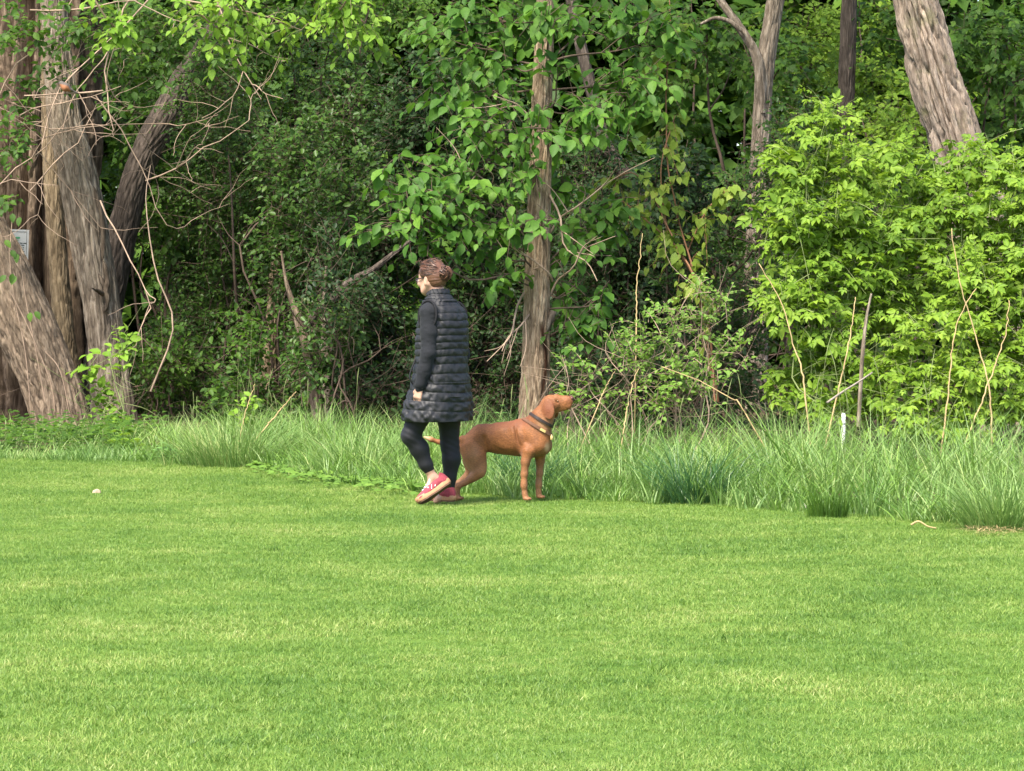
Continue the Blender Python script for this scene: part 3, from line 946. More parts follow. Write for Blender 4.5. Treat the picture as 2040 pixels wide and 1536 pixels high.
DARK = [
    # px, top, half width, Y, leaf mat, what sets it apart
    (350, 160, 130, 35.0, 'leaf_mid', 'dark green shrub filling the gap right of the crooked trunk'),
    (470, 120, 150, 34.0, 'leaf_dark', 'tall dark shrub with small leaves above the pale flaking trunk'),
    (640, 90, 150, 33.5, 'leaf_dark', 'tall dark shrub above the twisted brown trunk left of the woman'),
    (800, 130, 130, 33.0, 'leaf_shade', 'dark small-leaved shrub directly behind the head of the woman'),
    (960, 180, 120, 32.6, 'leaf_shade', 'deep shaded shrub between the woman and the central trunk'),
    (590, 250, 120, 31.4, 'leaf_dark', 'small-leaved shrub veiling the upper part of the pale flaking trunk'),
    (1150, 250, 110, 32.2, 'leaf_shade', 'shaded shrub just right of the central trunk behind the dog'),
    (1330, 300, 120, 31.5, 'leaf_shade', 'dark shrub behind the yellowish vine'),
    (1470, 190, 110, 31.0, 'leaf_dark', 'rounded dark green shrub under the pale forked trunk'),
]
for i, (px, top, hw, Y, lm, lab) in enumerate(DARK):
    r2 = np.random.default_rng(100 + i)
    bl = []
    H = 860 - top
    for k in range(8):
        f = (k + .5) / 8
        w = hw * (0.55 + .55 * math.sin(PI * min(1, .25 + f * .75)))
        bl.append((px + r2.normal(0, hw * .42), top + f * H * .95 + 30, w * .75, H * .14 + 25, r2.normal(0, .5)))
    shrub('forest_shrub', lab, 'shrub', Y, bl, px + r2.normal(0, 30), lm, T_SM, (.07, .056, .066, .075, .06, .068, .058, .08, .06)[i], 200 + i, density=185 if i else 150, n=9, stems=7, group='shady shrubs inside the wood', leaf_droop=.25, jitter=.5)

rngv = np.random.default_rng(9)
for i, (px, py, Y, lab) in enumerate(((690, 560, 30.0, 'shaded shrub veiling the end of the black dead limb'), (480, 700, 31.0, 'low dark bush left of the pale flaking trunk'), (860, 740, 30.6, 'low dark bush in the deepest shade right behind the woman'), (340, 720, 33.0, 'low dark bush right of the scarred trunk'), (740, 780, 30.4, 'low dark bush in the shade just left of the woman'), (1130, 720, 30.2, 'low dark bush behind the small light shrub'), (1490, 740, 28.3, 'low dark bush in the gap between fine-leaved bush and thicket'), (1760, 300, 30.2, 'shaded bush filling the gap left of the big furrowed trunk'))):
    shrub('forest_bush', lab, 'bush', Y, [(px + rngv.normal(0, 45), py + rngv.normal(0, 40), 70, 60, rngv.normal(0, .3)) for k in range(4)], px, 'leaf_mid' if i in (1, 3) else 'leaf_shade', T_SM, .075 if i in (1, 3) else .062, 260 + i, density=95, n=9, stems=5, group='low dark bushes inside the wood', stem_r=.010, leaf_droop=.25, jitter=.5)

for i, (px, Y, lab) in enumerate(((-150, 33.0, 'dense shrub beyond the left edge behind the leaning trunk'), (-420, 31.5, 'dense shrub at the lawn edge far left of the leaning trunk'), (2240, 29.0, 'dense shrub beyond the right edge of the thicket'), (2450, 27.5, 'dense shrub at the lawn edge far right of the thicket'))):
    r2 = np.random.default_rng(280 + i)
    shrub('edge_shrub', lab, 'shrub', Y, [(px + r2.normal(0, 60), 780 - k * 105 + r2.normal(0, 25), 110, 85, r2.normal(0, .4)) for k in range(7)], px, 'leaf_mid', T_SM, .085, 290 + i, density=52, n=8, stems=6, group='shrubs flanking the view', leaf_droop=.3)

# young trees further back, lighter because the sky reaches them
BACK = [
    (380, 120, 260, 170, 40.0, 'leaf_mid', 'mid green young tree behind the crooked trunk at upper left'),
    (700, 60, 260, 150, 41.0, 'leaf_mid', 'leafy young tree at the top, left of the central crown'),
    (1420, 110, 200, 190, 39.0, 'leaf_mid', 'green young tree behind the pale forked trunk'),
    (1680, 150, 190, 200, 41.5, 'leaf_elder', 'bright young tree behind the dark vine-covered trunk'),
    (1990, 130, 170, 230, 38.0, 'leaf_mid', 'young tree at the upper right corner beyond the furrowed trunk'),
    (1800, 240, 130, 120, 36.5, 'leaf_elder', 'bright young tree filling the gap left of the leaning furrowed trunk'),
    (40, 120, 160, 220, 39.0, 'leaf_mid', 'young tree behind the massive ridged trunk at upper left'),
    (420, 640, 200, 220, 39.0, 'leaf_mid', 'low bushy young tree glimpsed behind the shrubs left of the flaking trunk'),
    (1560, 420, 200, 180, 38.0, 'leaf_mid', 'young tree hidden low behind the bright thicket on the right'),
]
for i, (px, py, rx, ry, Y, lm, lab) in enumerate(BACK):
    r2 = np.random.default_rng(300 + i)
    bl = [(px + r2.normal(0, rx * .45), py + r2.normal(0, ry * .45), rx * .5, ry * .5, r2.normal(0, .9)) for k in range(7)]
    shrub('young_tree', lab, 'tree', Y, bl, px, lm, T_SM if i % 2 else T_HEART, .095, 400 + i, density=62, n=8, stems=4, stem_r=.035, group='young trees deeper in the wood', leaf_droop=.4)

# the far wood closes the view
rng = np.random.default_rng(77)
lv, mb = Leaves(), MB()
nt = 20000
o = np.c_[rng.uniform(-13, 13, nt), rng.uniform(45, 53, nt), rng.uniform(0, 1, nt) * 10.5]
twigs_with_leaves(rng, mb, lv, o, rng.normal(0, 1, (nt, 3)) + np.array([0, -.3, .2]), rng.uniform(.5, 1.1, nt), 9, .36, draw=False)
p, d, n_, s_ = lv.arr()
mb = MB()
leaf_mesh_into(mb, T_DIA, p, d, n_, s_)
fw = mb.build('far_wood', M['leaf_mid'])
fw['kind'] = 'stuff'
# ------------------------------------------------------------------ bright thicket on the right
BX = 'bright green thicket plants on the right'
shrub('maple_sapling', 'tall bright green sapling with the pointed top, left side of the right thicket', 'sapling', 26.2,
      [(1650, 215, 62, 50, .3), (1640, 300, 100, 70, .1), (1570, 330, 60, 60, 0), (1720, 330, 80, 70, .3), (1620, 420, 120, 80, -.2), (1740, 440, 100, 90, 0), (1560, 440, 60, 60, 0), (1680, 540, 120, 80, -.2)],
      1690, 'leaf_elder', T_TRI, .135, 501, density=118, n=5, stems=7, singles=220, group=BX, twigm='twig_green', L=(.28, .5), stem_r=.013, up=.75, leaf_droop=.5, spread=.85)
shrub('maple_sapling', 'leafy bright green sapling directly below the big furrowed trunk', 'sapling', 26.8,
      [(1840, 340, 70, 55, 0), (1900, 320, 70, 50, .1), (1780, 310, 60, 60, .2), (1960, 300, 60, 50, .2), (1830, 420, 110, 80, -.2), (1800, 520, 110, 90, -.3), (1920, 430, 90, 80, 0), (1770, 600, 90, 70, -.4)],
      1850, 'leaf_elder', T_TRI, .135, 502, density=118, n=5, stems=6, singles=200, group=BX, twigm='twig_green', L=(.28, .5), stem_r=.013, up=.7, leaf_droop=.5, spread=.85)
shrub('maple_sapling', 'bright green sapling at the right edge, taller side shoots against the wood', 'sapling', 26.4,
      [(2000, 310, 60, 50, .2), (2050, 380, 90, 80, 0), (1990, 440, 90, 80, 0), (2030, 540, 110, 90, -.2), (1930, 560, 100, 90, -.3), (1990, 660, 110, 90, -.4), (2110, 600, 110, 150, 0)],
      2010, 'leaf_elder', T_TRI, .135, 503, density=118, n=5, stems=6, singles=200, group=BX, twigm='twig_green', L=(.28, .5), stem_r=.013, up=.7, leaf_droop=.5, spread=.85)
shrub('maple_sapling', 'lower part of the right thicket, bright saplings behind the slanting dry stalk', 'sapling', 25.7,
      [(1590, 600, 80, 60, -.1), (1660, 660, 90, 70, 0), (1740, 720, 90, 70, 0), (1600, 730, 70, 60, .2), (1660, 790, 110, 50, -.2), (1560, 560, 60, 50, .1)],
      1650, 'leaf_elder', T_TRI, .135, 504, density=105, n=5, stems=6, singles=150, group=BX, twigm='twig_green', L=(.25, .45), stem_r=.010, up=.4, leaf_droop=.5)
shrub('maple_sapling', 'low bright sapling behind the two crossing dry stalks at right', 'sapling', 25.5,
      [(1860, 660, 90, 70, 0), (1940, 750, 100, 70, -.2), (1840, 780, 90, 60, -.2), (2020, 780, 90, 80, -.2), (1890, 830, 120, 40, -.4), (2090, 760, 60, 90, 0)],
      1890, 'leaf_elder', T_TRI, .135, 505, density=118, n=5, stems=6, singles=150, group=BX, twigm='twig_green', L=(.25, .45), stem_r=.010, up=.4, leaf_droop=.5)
# shaded foliage behind the thicket so that the gaps read dark green
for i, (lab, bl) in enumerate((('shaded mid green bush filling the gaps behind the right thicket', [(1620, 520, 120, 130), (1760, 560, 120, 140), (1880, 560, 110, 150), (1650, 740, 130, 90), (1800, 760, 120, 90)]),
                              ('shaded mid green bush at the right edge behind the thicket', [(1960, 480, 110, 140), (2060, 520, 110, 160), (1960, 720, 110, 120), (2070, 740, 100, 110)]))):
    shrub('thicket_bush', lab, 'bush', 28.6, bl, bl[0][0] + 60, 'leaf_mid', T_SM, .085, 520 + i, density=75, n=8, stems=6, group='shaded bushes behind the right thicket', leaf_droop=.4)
# fine-leaved bush right of the dog
shrub('fine_leaved_bush', 'pale green bush with tiny leaves, right of the dog and below the yellowish vine', 'bush', 24.9,
      [(1330, 690, 90, 90, 0), (1400, 630, 70, 70, .1), (1280, 700, 60, 70, .1), (1250, 660, 45, 40, .1), (1380, 750, 90, 60, -.1), (1310, 780, 80, 50, -.1), (1440, 590, 45, 40, .2), (1450, 690, 50, 60, .1), (1390, 560, 28, 30, .1), (1330, 610, 40, 35, 0)],
      1350, 'leaf_small', T_SM, .047, 530, density=150, n=9, stems=12, singles=260, twigm='twig', L=(.15, .36), stem_r=.007, up=.6, leaf_droop=.15, spread=.8)
shrub('small_shrub', 'small light green shrub beside the central trunk, above the muzzle of the dog', 'shrub', 25.0,
      [(1130, 715, 34, 26, 0), (1170, 745, 42, 36, 0), (1125, 765, 36, 20, -.1), (1195, 780, 34, 30, .1), (1165, 790, 40, 22, 0)],
      1195, 'leaf_small', T_SM, .056, 531, density=120, n=8, stems=7, singles=140, twigm='twig', L=(.15, .32), stem_r=.006, up=.5, leaf_droop=.2)
# sapling sprouting in front of the left trunks
shrub('sapling', 'bright green sapling sprouting in front of the scarred trunk at left', 'sapling', 30.6,
      [(236, 670, 30, 34, 0), (215, 710, 40, 34, 0), (180, 730, 30, 24, 0), (205, 765, 50, 36, .1), (225, 820, 45, 40, .1), (190, 800, 34, 30, .1)],
      212, 'leaf_bright', T_OV, .11, 532, density=62, n=7, stems=6, singles=150, twigm='twig_green', L=(.2, .4), stem_r=.008, up=.7, leaf_droop=.2)
shrub('sprig', 'small leafy sprig poking up beside dry stalks, left of the woman', 'sapling', 27.6,
      [(495, 810, 22, 24, 0), (478, 832, 24, 16, 0), (505, 795, 8, 18, 0)], 490, 'leaf_bright', T_OV, .075, 533, density=70, n=6, stems=3, singles=40, twigm='twig_green', L=(.12, .25), stem_r=.005, up=.6)

# yellowish vine climbing between the central tree and the thicket
rng = np.random.default_rng(540)
root = thing('climbing_vine', 'yellowish green vine with reddish stems climbing right of the central tree', 'vine', G(1420, 26.6))
ms, mb, lv = MB(), MB(), Leaves()
stems = [[(1425, 800), (1410, 640), (1382, 540), (1352, 440), (1332, 330), (1328, 200), (1334, 60), (1330, -80)], [(1430, 800), (1400, 600), (1350, 500), (1290, 440), (1240, 400)], [(1420, 760), (1385, 560), (1330, 460), (1318, 330), (1345, 230)],
         [(1372, 500), (1400, 430), (1440, 385), (1462, 380)], [(1340, 470), (1300, 390), (1260, 345), (1215, 360)]]
for k, st in enumerate(stems):
    c = catmull([P(a, b, 26.5 + .1 * math.sin(3 * i + k)) for i, (a, b) in enumerate(st)], 40)
    c[:, :2] += .015 * np.c_[vnoise(c[:, 2] * 5, 0, 0, k) - .5, vnoise(c[:, 2] * 5, 3, 0, k) - .5]
    tube(ms, c, np.linspace(.010 if k < 3 else .006, .004, 40), 6)
    idx = rng.integers(8, 40, 26 if k < 3 else 18)
    dd = nrm(rng.normal(0, 1, (len(idx), 3)) + np.array([0, -.5, -.1]))
    twigs_with_leaves(rng, mb, lv, c[idx], dd, rng.uniform(.10, .34, len(idx)), 4, .086, droop=.5, leaf_droop=.7, twig_r=.002)
build_foliage(root, lv, T_HEART, M['leaf_vine'], 260)
ms.build('vine_stems', M['twig_red'], root)
mb.build('twigs', M['twig_red'], root, kind='stuff')

# ------------------------------------------------------------------ overhanging bright branches and dead twigs at upper left
rng = np.random.default_rng(550)
lv, mb, ms = Leaves(), MB(), MB()
for st in ([(120, -60), (260, -20), (420, 10), (520, 30), (600, 60)], [(560, -60), (640, -20), (720, 40), (735, 70)], [(300, -50), (390, 20), (430, 60), (445, 95)], [(700, -60), (690, 0), (650, 50)], [(160, -50), (215, 40), (260, 75)], [(420, -60), (480, 10), (500, 55)]):
    c = catmull([P(a, b, 30.0 + .15 * i) for i, (a, b) in enumerate(st)], 24)
    tube(ms, c, np.linspace(.014, .004, 24), 6)
    idx = rng.integers(6, 24, 22)
    dd = nrm(rng.normal(0, .8, (len(idx), 3)) + np.array([0, -.3, -.2]))
    twigs_with_leaves(rng, mb, lv, c[idx], dd, rng.uniform(.14, .38, len(idx)), 6, .105, droop=.4, leaf_droop=.45, twig_r=.0025)
build_foliage(scar_tree, lv, T_OV, M['leaf_bright'], 280)
ms.build('branch', M['twig'], scar_tree)
mb.build('twigs', M['twig'], scar_tree, kind='stuff')
lv, mb = Leaves(), MB()
crown(rng, [(60, 40, 90, 60, -.4), (40, 250, 50, 90, -.3), (200, 40, 110, 60, -.3), (330, 30, 100, 60, 0), (330, 430, 60, 110, 2.6), (250, 150, 90, 70, 0), (330, 90, 90, 60, 2.4), (300, 250, 60, 60, 2.4), (420, 100, 80, 80, .3), (170, 60, 90, 60, .1), (40, 60, 60, 50, 0), (30, 180, 50, 60, .2), (20, 400, 30, 40, -.3), (100, 130, 60, 60, .2)], 32.0, mb, lv, 66, .095, n=6, L=(.2, .4), thick=.6)
build_foliage(dark_lean, lv, T_OV, M['leaf_mid'], 120)
mb.build('twigs', M['twig_dark'], dark_lean, kind='stuff')

DEAD = [   # start px, direction px, length px, radius
    ((-60, 410), (160, 320), .012), ((40, 230), (200, 150), .010), ((-40, 330), (260, 190), .012), ((270, -20), (150, 240), .014), ((60, 20), (280, -40), .014), ((330, -40), (200, 330), .012),
    ((200, 400), (290, 620), .013), ((290, 360), (470, 275), .012), ((420, -30), (500, 190), .013), ((190, 190), (360, 400), .010), ((100, 60), (20, 330), .010), ((0, 240), (180, 280), .010), ((60, 380), (230, 250), .010),
    ((230, 30), (20, 110), .010), ((120, 130), (250, 330), .009), ((300, 540), (340, 700), .007), ((20, 60), (140, 10), .012), ((250, 60), (330, 300), .008)]
for k, (a, b, r) in enumerate(DEAD[:13]):
    ms = MB()
    s0, e0 = P(a[0], a[1], 31.6 + .1 * (k % 4)), P(b[0], b[1], 31.2 + .12 * (k % 5))
    twig_tree(rng, ms, s0, e0 - s0, np.linalg.norm(e0 - s0) * 1.1, r * .78, 2, .34, 3 if k % 3 else 2)
    ms.build('dead_branch', M['twig'], old_tree if k % 2 else scar_tree)
# long bare twigs inside the wood
root = twin
for k, (a, b) in enumerate((((300, 780), (300, 330)), ((660, 880), (700, 700)))):
    ms = MB()
    tube(ms, wander(rng, P(*a, 30.8), P(*b, 31.2), 14, .05), np.linspace(.011, .004, 14), 5)
    ms.build('twig', M['twig'], root if a[0] > 400 else dark_lean)
for a, b in (((1020, 420), (900, 300)), ((1060, 560), (970, 720)), ((1055, 620), (1000, 700)), ((1100, 560), (1000, 470)), ((1090, 380), (1190, 560)), ((1092, 470), (1230, 330)), ((1080, 250), (980, 190)), ((1095, 590), (1190, 470))):
    ms = MB()
    c = wander(rng, P(*a, 26), P(*b, 25.6), 12, .05)
    tube(ms, c, np.linspace(.011, .003, 12), 5)
    for j in range(3):
        tube(ms, wander(rng, c[4 + 2 * j], c[4 + 2 * j] + nrm(nrm(c[-1] - c[0]) + rng.normal(0, .75, 3)) * rng.uniform(.25, .5), 8, .07), np.linspace(.005, .002, 8), 4)
    ms.build('branch', M['twig'], centre)

# vines on the leaning trunk
root = thing('trunk_vine', 'thin woody vine with a few green leaves crawling up the leaning left trunk', 'vine', G(70, 31.6))
ms, lv = MB(), Leaves()
for st in ([(60, 800), (50, 700), (30, 600), (20, 520), (24, 440)], [(90, 800), (70, 690), (52, 600), (40, 510)], [(110, 820), (100, 760), (60, 660), (20, 580)], [(140, 830), (120, 740), (90, 700)]):
    c = catmull([P(a, b, 31.62 - .02 * i) for i, (a, b) in enumerate(st)], 24)
    tube(ms, c, .006, 5)
for a, b in ((10, 478), (22, 498), (34, 505), (12, 548), (32, 550), (26, 545), (60, 622), (70, 620), (8, 418), (25, 425), (40, 432), (14, 405), (2, 392)):
    lv.add(P(a, b, 31.5)[None], nrm(np.array([[rng.normal(0, .4), -.3, -.8]])), np.array([[rng.normal(0, .3), -1, .6]]), np.array([.10]))
build_foliage(root, lv, T_OV, M['leaf_mid'], 13)
ms.build('vine_stems', M['twig'], root)

# ------------------------------------------------------------------ dry stalks
STALKS = [   # path px, width px, Y, label
    ([(1268, 640), (1270, 560), (1280, 465)], 5, 25.6, 'short upright dry stalk above the fine-leaved bush'),
    ([(1604, 790), (1596, 730), (1582, 690), (1555, 600), (1512, 525)], 6, 24.3, 'dry stalk slanting up to the left in front of the right thicket'),
    ([(1658, 830), (1672, 770), (1690, 690), (1700, 630), (1704, 592)], 6, 24.2, 'dry straw stalk just right of the white marker post, leaning right'),
    ([(1975, 845), (1972, 780), (1955, 710), (1935, 640), (1912, 560), (1896, 455)], 6, 24.4, 'longest dry stalk at right, crossed twice by other stalks'),
    ([(1880, 860), (1890, 780), (1897, 700), (1912, 630), (1945, 575)], 6, 24.3, 'dry stalk crossing the longest stalk near its upper third'),
    ([(1938, 845), (1960, 790), (1985, 720), (2005, 660), (2010, 598)], 6, 24.3, 'rightmost dry stalk, crossing the longest stalk low down'),
    ([(1500, 850), (1470, 800), (1460, 795), (1395, 760), (1318, 730)], 5, 24.2, 'dry bent stalk leaning left at the foot of the fine-leaved bush'),
    ([(1243, 855), (1250, 810), (1262, 760), (1272, 735)], 5, 24.4, 'short dry stalk just right of the muzzle of the dog'),
    ([(535, 845), (560, 815), (590, 780)], 5, 27.0, 'short dry straw sloping right above the grass left of the woman'),
    ([(480, 860), (492, 810), (508, 765)], 4, 27.2, 'thin dry straw beside the leafy sprig left of the woman'),
    ([(1195, 800), (1210, 765), (1225, 740)], 4, 24.6, 'thin dry stem between the small shrub and the fine-leaved bush'),
]
for pts, w, Y, lab in STALKS:
    b = G(pts[0][0], Y)
    mb = MB()
    c = catmull([P(a, q, Y + .05 * i) for i, (a, q) in enumerate(pts)], 26)
    dn = nrm(c[0] - c[3]); dn[2] = min(dn[2], -.45)
    b = c[0] + dn * (c[0][2] / -dn[2])
    c[1:-1] += rng.normal(0, .0035, (24, 3)) * np.array([1, 1, 0])
    c = np.vstack([b, c])
    tube(mb, c, np.linspace(w / 2 * mpp(Y) * .62, w / 2 * mpp(Y) * .28, len(c)), 6, cap=True)
    o = mb.build('dry_stalk', M['straw'], base=b)
    o.location = b
    tag(o, lab, 'stalk', 'dry stalks standing in the undergrowth')
mb = MB()
tube(mb, wander(rng, P(1648, 802, 24.1), P(1738, 742, 24.4), 10, .01), np.linspace(.009, .006, 10), 7, cap=True)
tag(mb.build('fallen_stick', plain_mat('bleached_wood', (.26, .22, .18), .8, .2, .15)), 'pale bleached stick lying across the thin stem in the right thicket', 'stick')
# white marker post
b = G(1681, 25.3)
root = thing('marker_post', 'small white marker post half hidden in the tall grass at right', 'post', b)
mb = MB()
top = P(1681, 823, 25.3)[2]
tube(mb, np.array([b, b + [0, 0, top - .02], b + [0, 0, top - .015], b + [0, 0, top]]), np.array([.018, .018, .016, .012]), 12, cap=True)
white = plain_mat('white_plastic', (.8, .8, .8), .5, .4, .05)
mb.build('shaft', white, root)
mb = MB()
tube(mb, np.array([b + [0, 0, top - .09], b + [0, 0, top - .06]]), .0195, 12, cap=True)
mb.build('collar_band', plain_mat('grey_plastic', (.55, .55, .55), .5, .4, .05), root)

# ------------------------------------------------------------------ notice on the old trunk
def box(mb, c, ex, ey, ez, sx, sy, sz):
    c = np.asarray(c, float)
    v = [c + i * ex * sx / 2 + j * ey * sy / 2 + k * ez * sz / 2 for i in (-1, 1) for j in (-1, 1) for k in (-1, 1)]
    mb.add(v, np.array([(0, 1, 3, 2), (4, 6, 7, 5), (0, 4, 5, 1), (2, 3, 7, 6), (0, 2, 6, 4), (1, 5, 7, 3)]))
ys = 33.45
tl, tr, br = P(5, 456, ys), P(58, 458, ys), P(55, 524, ys)
ex, ez = nrm(tr - tl), nrm(tr - br)
ez = nrm(ez - ex * ex.dot(ez))
ey = np.cross(ez, ex)
W_, H_ = .34, .36
cc = tr - ex * W_ / 2 - ez * H_ / 2
root = thing('notice_sign', 'white notice board with small print, half hidden behind the leaning left trunk', 'sign', cc)
mb = MB(); box(mb, cc, ex, ey, ez, W_, .006, H_); mb.build('board', plain_mat('white_board', (.5, .5, .49), .55, .3, .04), root, smooth=False)
ink = plain_mat('grey_ink', (.06, .07, .065), .6, .2, .05)
mb = MB()
f = cc - ey * .0045
for s in (-1, 1):
    box(mb, f + ex * s * (W_ / 2 - .022), ex, ey, ez, .004, .003, H_ - .05)
    box(mb, f + ez * s * (H_ / 2 - .022), ex, ey, ez, W_ - .05, .003, .004)
mb.build('border_line', ink, root, smooth=False)
mb = MB()
for i, (wid, th) in enumerate(((.10, .018), (.07, .008))):
    box(mb, f + ez * (.095 - i * .024) + ex * .03, ex, ey, ez, wid, .003, th)
mb.build('heading', plain_mat('green_ink', (.08, .3, .14), .6, .2, .05), root, smooth=False)
mb = MB()
for i in range(8):
    x = -.10
    rr = np.random.default_rng(i)
    while x < .12:
        w = rr.uniform(.012, .035)
        box(mb, f + ez * (.04 - i * .021) + ex * (x + w / 2), ex, ey, ez, w, .003, .009)
        x += w + .008
mb.build('text_lines', ink, root, smooth=False, kind='stuff')

# ------------------------------------------------------------------ weeds
def weed(name, label, px, Y, h, n_stem, leaf, T, mat, seed, w=.1, group=None, nl=8, singles=24, lean=.25):
    rng = np.random.default_rng(seed)
    b = G(px, Y)
    root = thing(name, label, 'weed', b, group)
    ms, lv = MB(), Leaves()
    for k in range(n_stem):
        s0 = b + np.array([rng.normal(0, w), rng.normal(0, w * .6), 0])
        e = s0 + np.array([rng.normal(0, lean * h), rng.normal(0, lean * h), h * rng.uniform(.7, 1.05)])
        c = wander(rng, s0, e, 10, .03)
        tube(ms, c, np.linspace(.0045, .002, 10), 5)
        for j in range(nl):
            i = 2 + int(7 * j / nl)
            for s in (0, 1):
                a = j * 1.57 + s * PI + rng.normal(0, .3)
                lv.add(c[i][None], np.array([[math.cos(a), math.sin(a), .25]]), np.array([[-.3 * math.cos(a), -.3 * math.sin(a) - .2, 1]]), np.array([leaf * rng.uniform(.8, 1.15) * (1.1 - .5 * j / nl)]))
    build_foliage(root, lv, T, M[mat], singles)
    ms.build('stem', M['twig_green'], root)
weed('nettle', 'tall nettle with toothed leaves just behind the vest hem of the woman', 962, 24.6, .62, 4, .085, T_OV, 'leaf_weed', 601, .09, 'nettles between the woman and the central trunk')
weed('nettle', 'lower nettle between the tall nettle and the trunk behind the dog', 1003, 24.9, .52, 3, .08, T_OV, 'leaf_weed', 602, .07, 'nettles between the woman and the central trunk')
weed('nettle', 'nettle directly above the back of the dog', 1030, 24.4, .4, 3, .075, T_OV, 'leaf_weed', 603, .08, 'nettles between the woman and the central trunk')
weed('dock_plant', 'upright dock plant with long leaves at the foot of the scarred trunk', 256, 28.2, .24, 2, .16, T_LONG, 'leaf_bright', 604, .03, nl=5, singles=16, lean=.1)
weed('young_weed', 'small leafy weed alone at the lawn edge, left of the broad grass clump', 348, 27.0, .2, 5, .075, T_HEART, 'leaf_weed', 605, .10, nl=4, singles=30)
mb, lv = MB(), Leaves()
rng = np.random.default_rng(610)
for k in range(620):                                   # leafy weeds at the foot of the left trunks
    x, y = rng.uniform(-5.6, -3.3), rng.uniform(27.9, 30.5)
    h = rng.uniform(.06, .30)
    for j in range(5):
        a = rng.uniform(0, 2 * PI)
        lv.add(np.array([[x + .03 * math.cos(a), y + .03 * math.sin(a), h * (j + 1) / 5]]), np.array([[math.cos(a), math.sin(a), .3]]), np.array([[0, -.3, 1.0]]), np.array([rng.uniform(.04, .085)]))
p, d, n_, s_ = lv.arr()
leaf_mesh_into(mb, T_SM, p, d, n_, s_)
mb.build('undergrowth', M['leaf_mid'])['kind'] = 'stuff'
mb, lv = MB(), Leaves()
for k in range(560):                                   # broad-leaved ground cover at the lawn edge
    c0 = G(rng.uniform(545, 830), 0.0 + 1)[0]
    px = rng.uniform(500, 845) if k % 7 else rng.uniform(560, 800)
    x0 = (px - CXP) / FPX * 24.5
    y = edge_y(x0) + rng.normal(.05, .45)
    x = (px - CXP) / FPX * y
    a = rng.uniform(0, 2 * PI)
    lv.add(np.array([[x, y, rng.uniform(.02, .06)]]), np.array([[math.cos(a), math.sin(a), .2]]), np.array([[rng.normal(0, .3), -.4, 1.0]]), np.array([rng.uniform(.03, .07)]))
p, d, n_, s_ = lv.arr()
leaf_mesh_into(mb, T_HEART, p, d, n_, s_)
mb.build('ground_cover', M['leaf_small'])['kind'] = 'stuff'

# ------------------------------------------------------------------ litter lying on the lawn
def chip(name, label, px, py, size, mat, seed, cat, elong=2.2, h=.25):
    rng = np.random.default_rng(seed)
    Y = EYE * FPX / (py - HORIZON)
    b = G(px, Y)
    k, ang = 9, np.linspace(0, 2 * PI, 9, endpoint=False)
    rr = size * rng.uniform(.7, 1.2, k)
    az = rng.uniform(-.5, .5)
    x, y = rr * np.cos(ang), rr * np.sin(ang) / elong
    xy = np.c_[x * math.cos(az) - y * math.sin(az), x * math.sin(az) + y * math.cos(az)]
    lo = np.c_[xy, np.full(k, .010)]
    hi = np.c_[xy * .8, .02 + size * h * rng.uniform(.6, 1.3, k)]
    mb = MB()
    j = np.arange(k)
    mb.add(np.vstack([lo, hi, [[0, 0, .03 + size * h]]]) + b, (np.stack([j, (j + 1) % k, k + (j + 1) % k, k + j], -1), np.stack([k + j, k + (j + 1) % k, np.full(k, 2 * k)], -1)))
    o = mb.build(name, mat, base=b)
    o.location = b
    return tag(o, label, cat)
wood = plain_mat('pale_wood', (.36, .28, .19), .85, .2, .25, 60)
chip('wood_chip', 'pale wood chip lying on the lawn below the dock plant', 237, 915, .035, wood, 1, 'wood chip')
chip('bark_flake', 'thin curled bark flake on the lawn at left, nearer than the wood chip', 192, 985, .035, wood, 2, 'bark flake', 3.5)
chip('wood_chip', 'pale grey wood chip at the lawn edge below the small grass tuft', 1602, 1016, .03, plain_mat('grey_wood', (.45, .41, .35), .85, .2, .25, 60), 3, 'wood chip', 1.6, .5)
chip('wood_chip', 'grey wood chip on the lawn edge towards the right', 1893, 1036, .04, plain_mat('grey_chip', (.42, .37, .31), .85, .2, .25, 60), 4, 'wood chip', 1.7, .4)
mb = MB()
yt = EYE * FPX / (1060 - HORIZON)
tube(mb, catmull([P(1815, 1057, yt) + [0, 0, .035], P(1830, 1055, yt) + [0, 0, .05], P(1848, 1060, yt) + [0, 0, .035], P(1865, 1062, yt) + [0, 0, .03]], 14), np.linspace(.007, .004, 14), 6)
tag(mb.build('curved_twig', M['straw']), 'thin curved straw-coloured twig lying on the lawn at right', 'twig')
mb = MB()
b = G(1978, EYE * FPX / (1068 - HORIZON))
k = 130
a = rng.uniform(0, 2 * PI, k)
q = np.sqrt(rng.uniform(0, 1, k))
blades(mb, rng, np.c_[b[0] + .17 * q * np.cos(a), b[1] + .30 * q * np.sin(a), np.full(k, .022) + rng.uniform(0, .02, k)], rng.uniform(.01, .03, k), rng.uniform(.003, .005, k), rng.uniform(.05, .12, k), rng.uniform(0, 2 * PI, k), 3)
o = mb.build('dry_grass_heap', M['straw'])
tag(o, 'flat heap of dry cut grass on the lawn edge at lower right', 'dry grass')
lv = Leaves()
Yl = EYE * FPX / (992 - HORIZON)
for i, (a, b_) in enumerate(((1128, 986), (1117, 982))):
    lv.add(P(a - 10, b_, Yl)[None], np.array([[1, .1, .0]]), np.array([[0, -1, .5]]), np.array([.085 if i == 0 else .06]))
rt = thing('plantain', 'two round pale leaves standing at the lawn edge right of the front paws', 'weed', G(1122, Yl))
build_foliage(rt, lv, T_HEART, M['leaf_small'], 2)
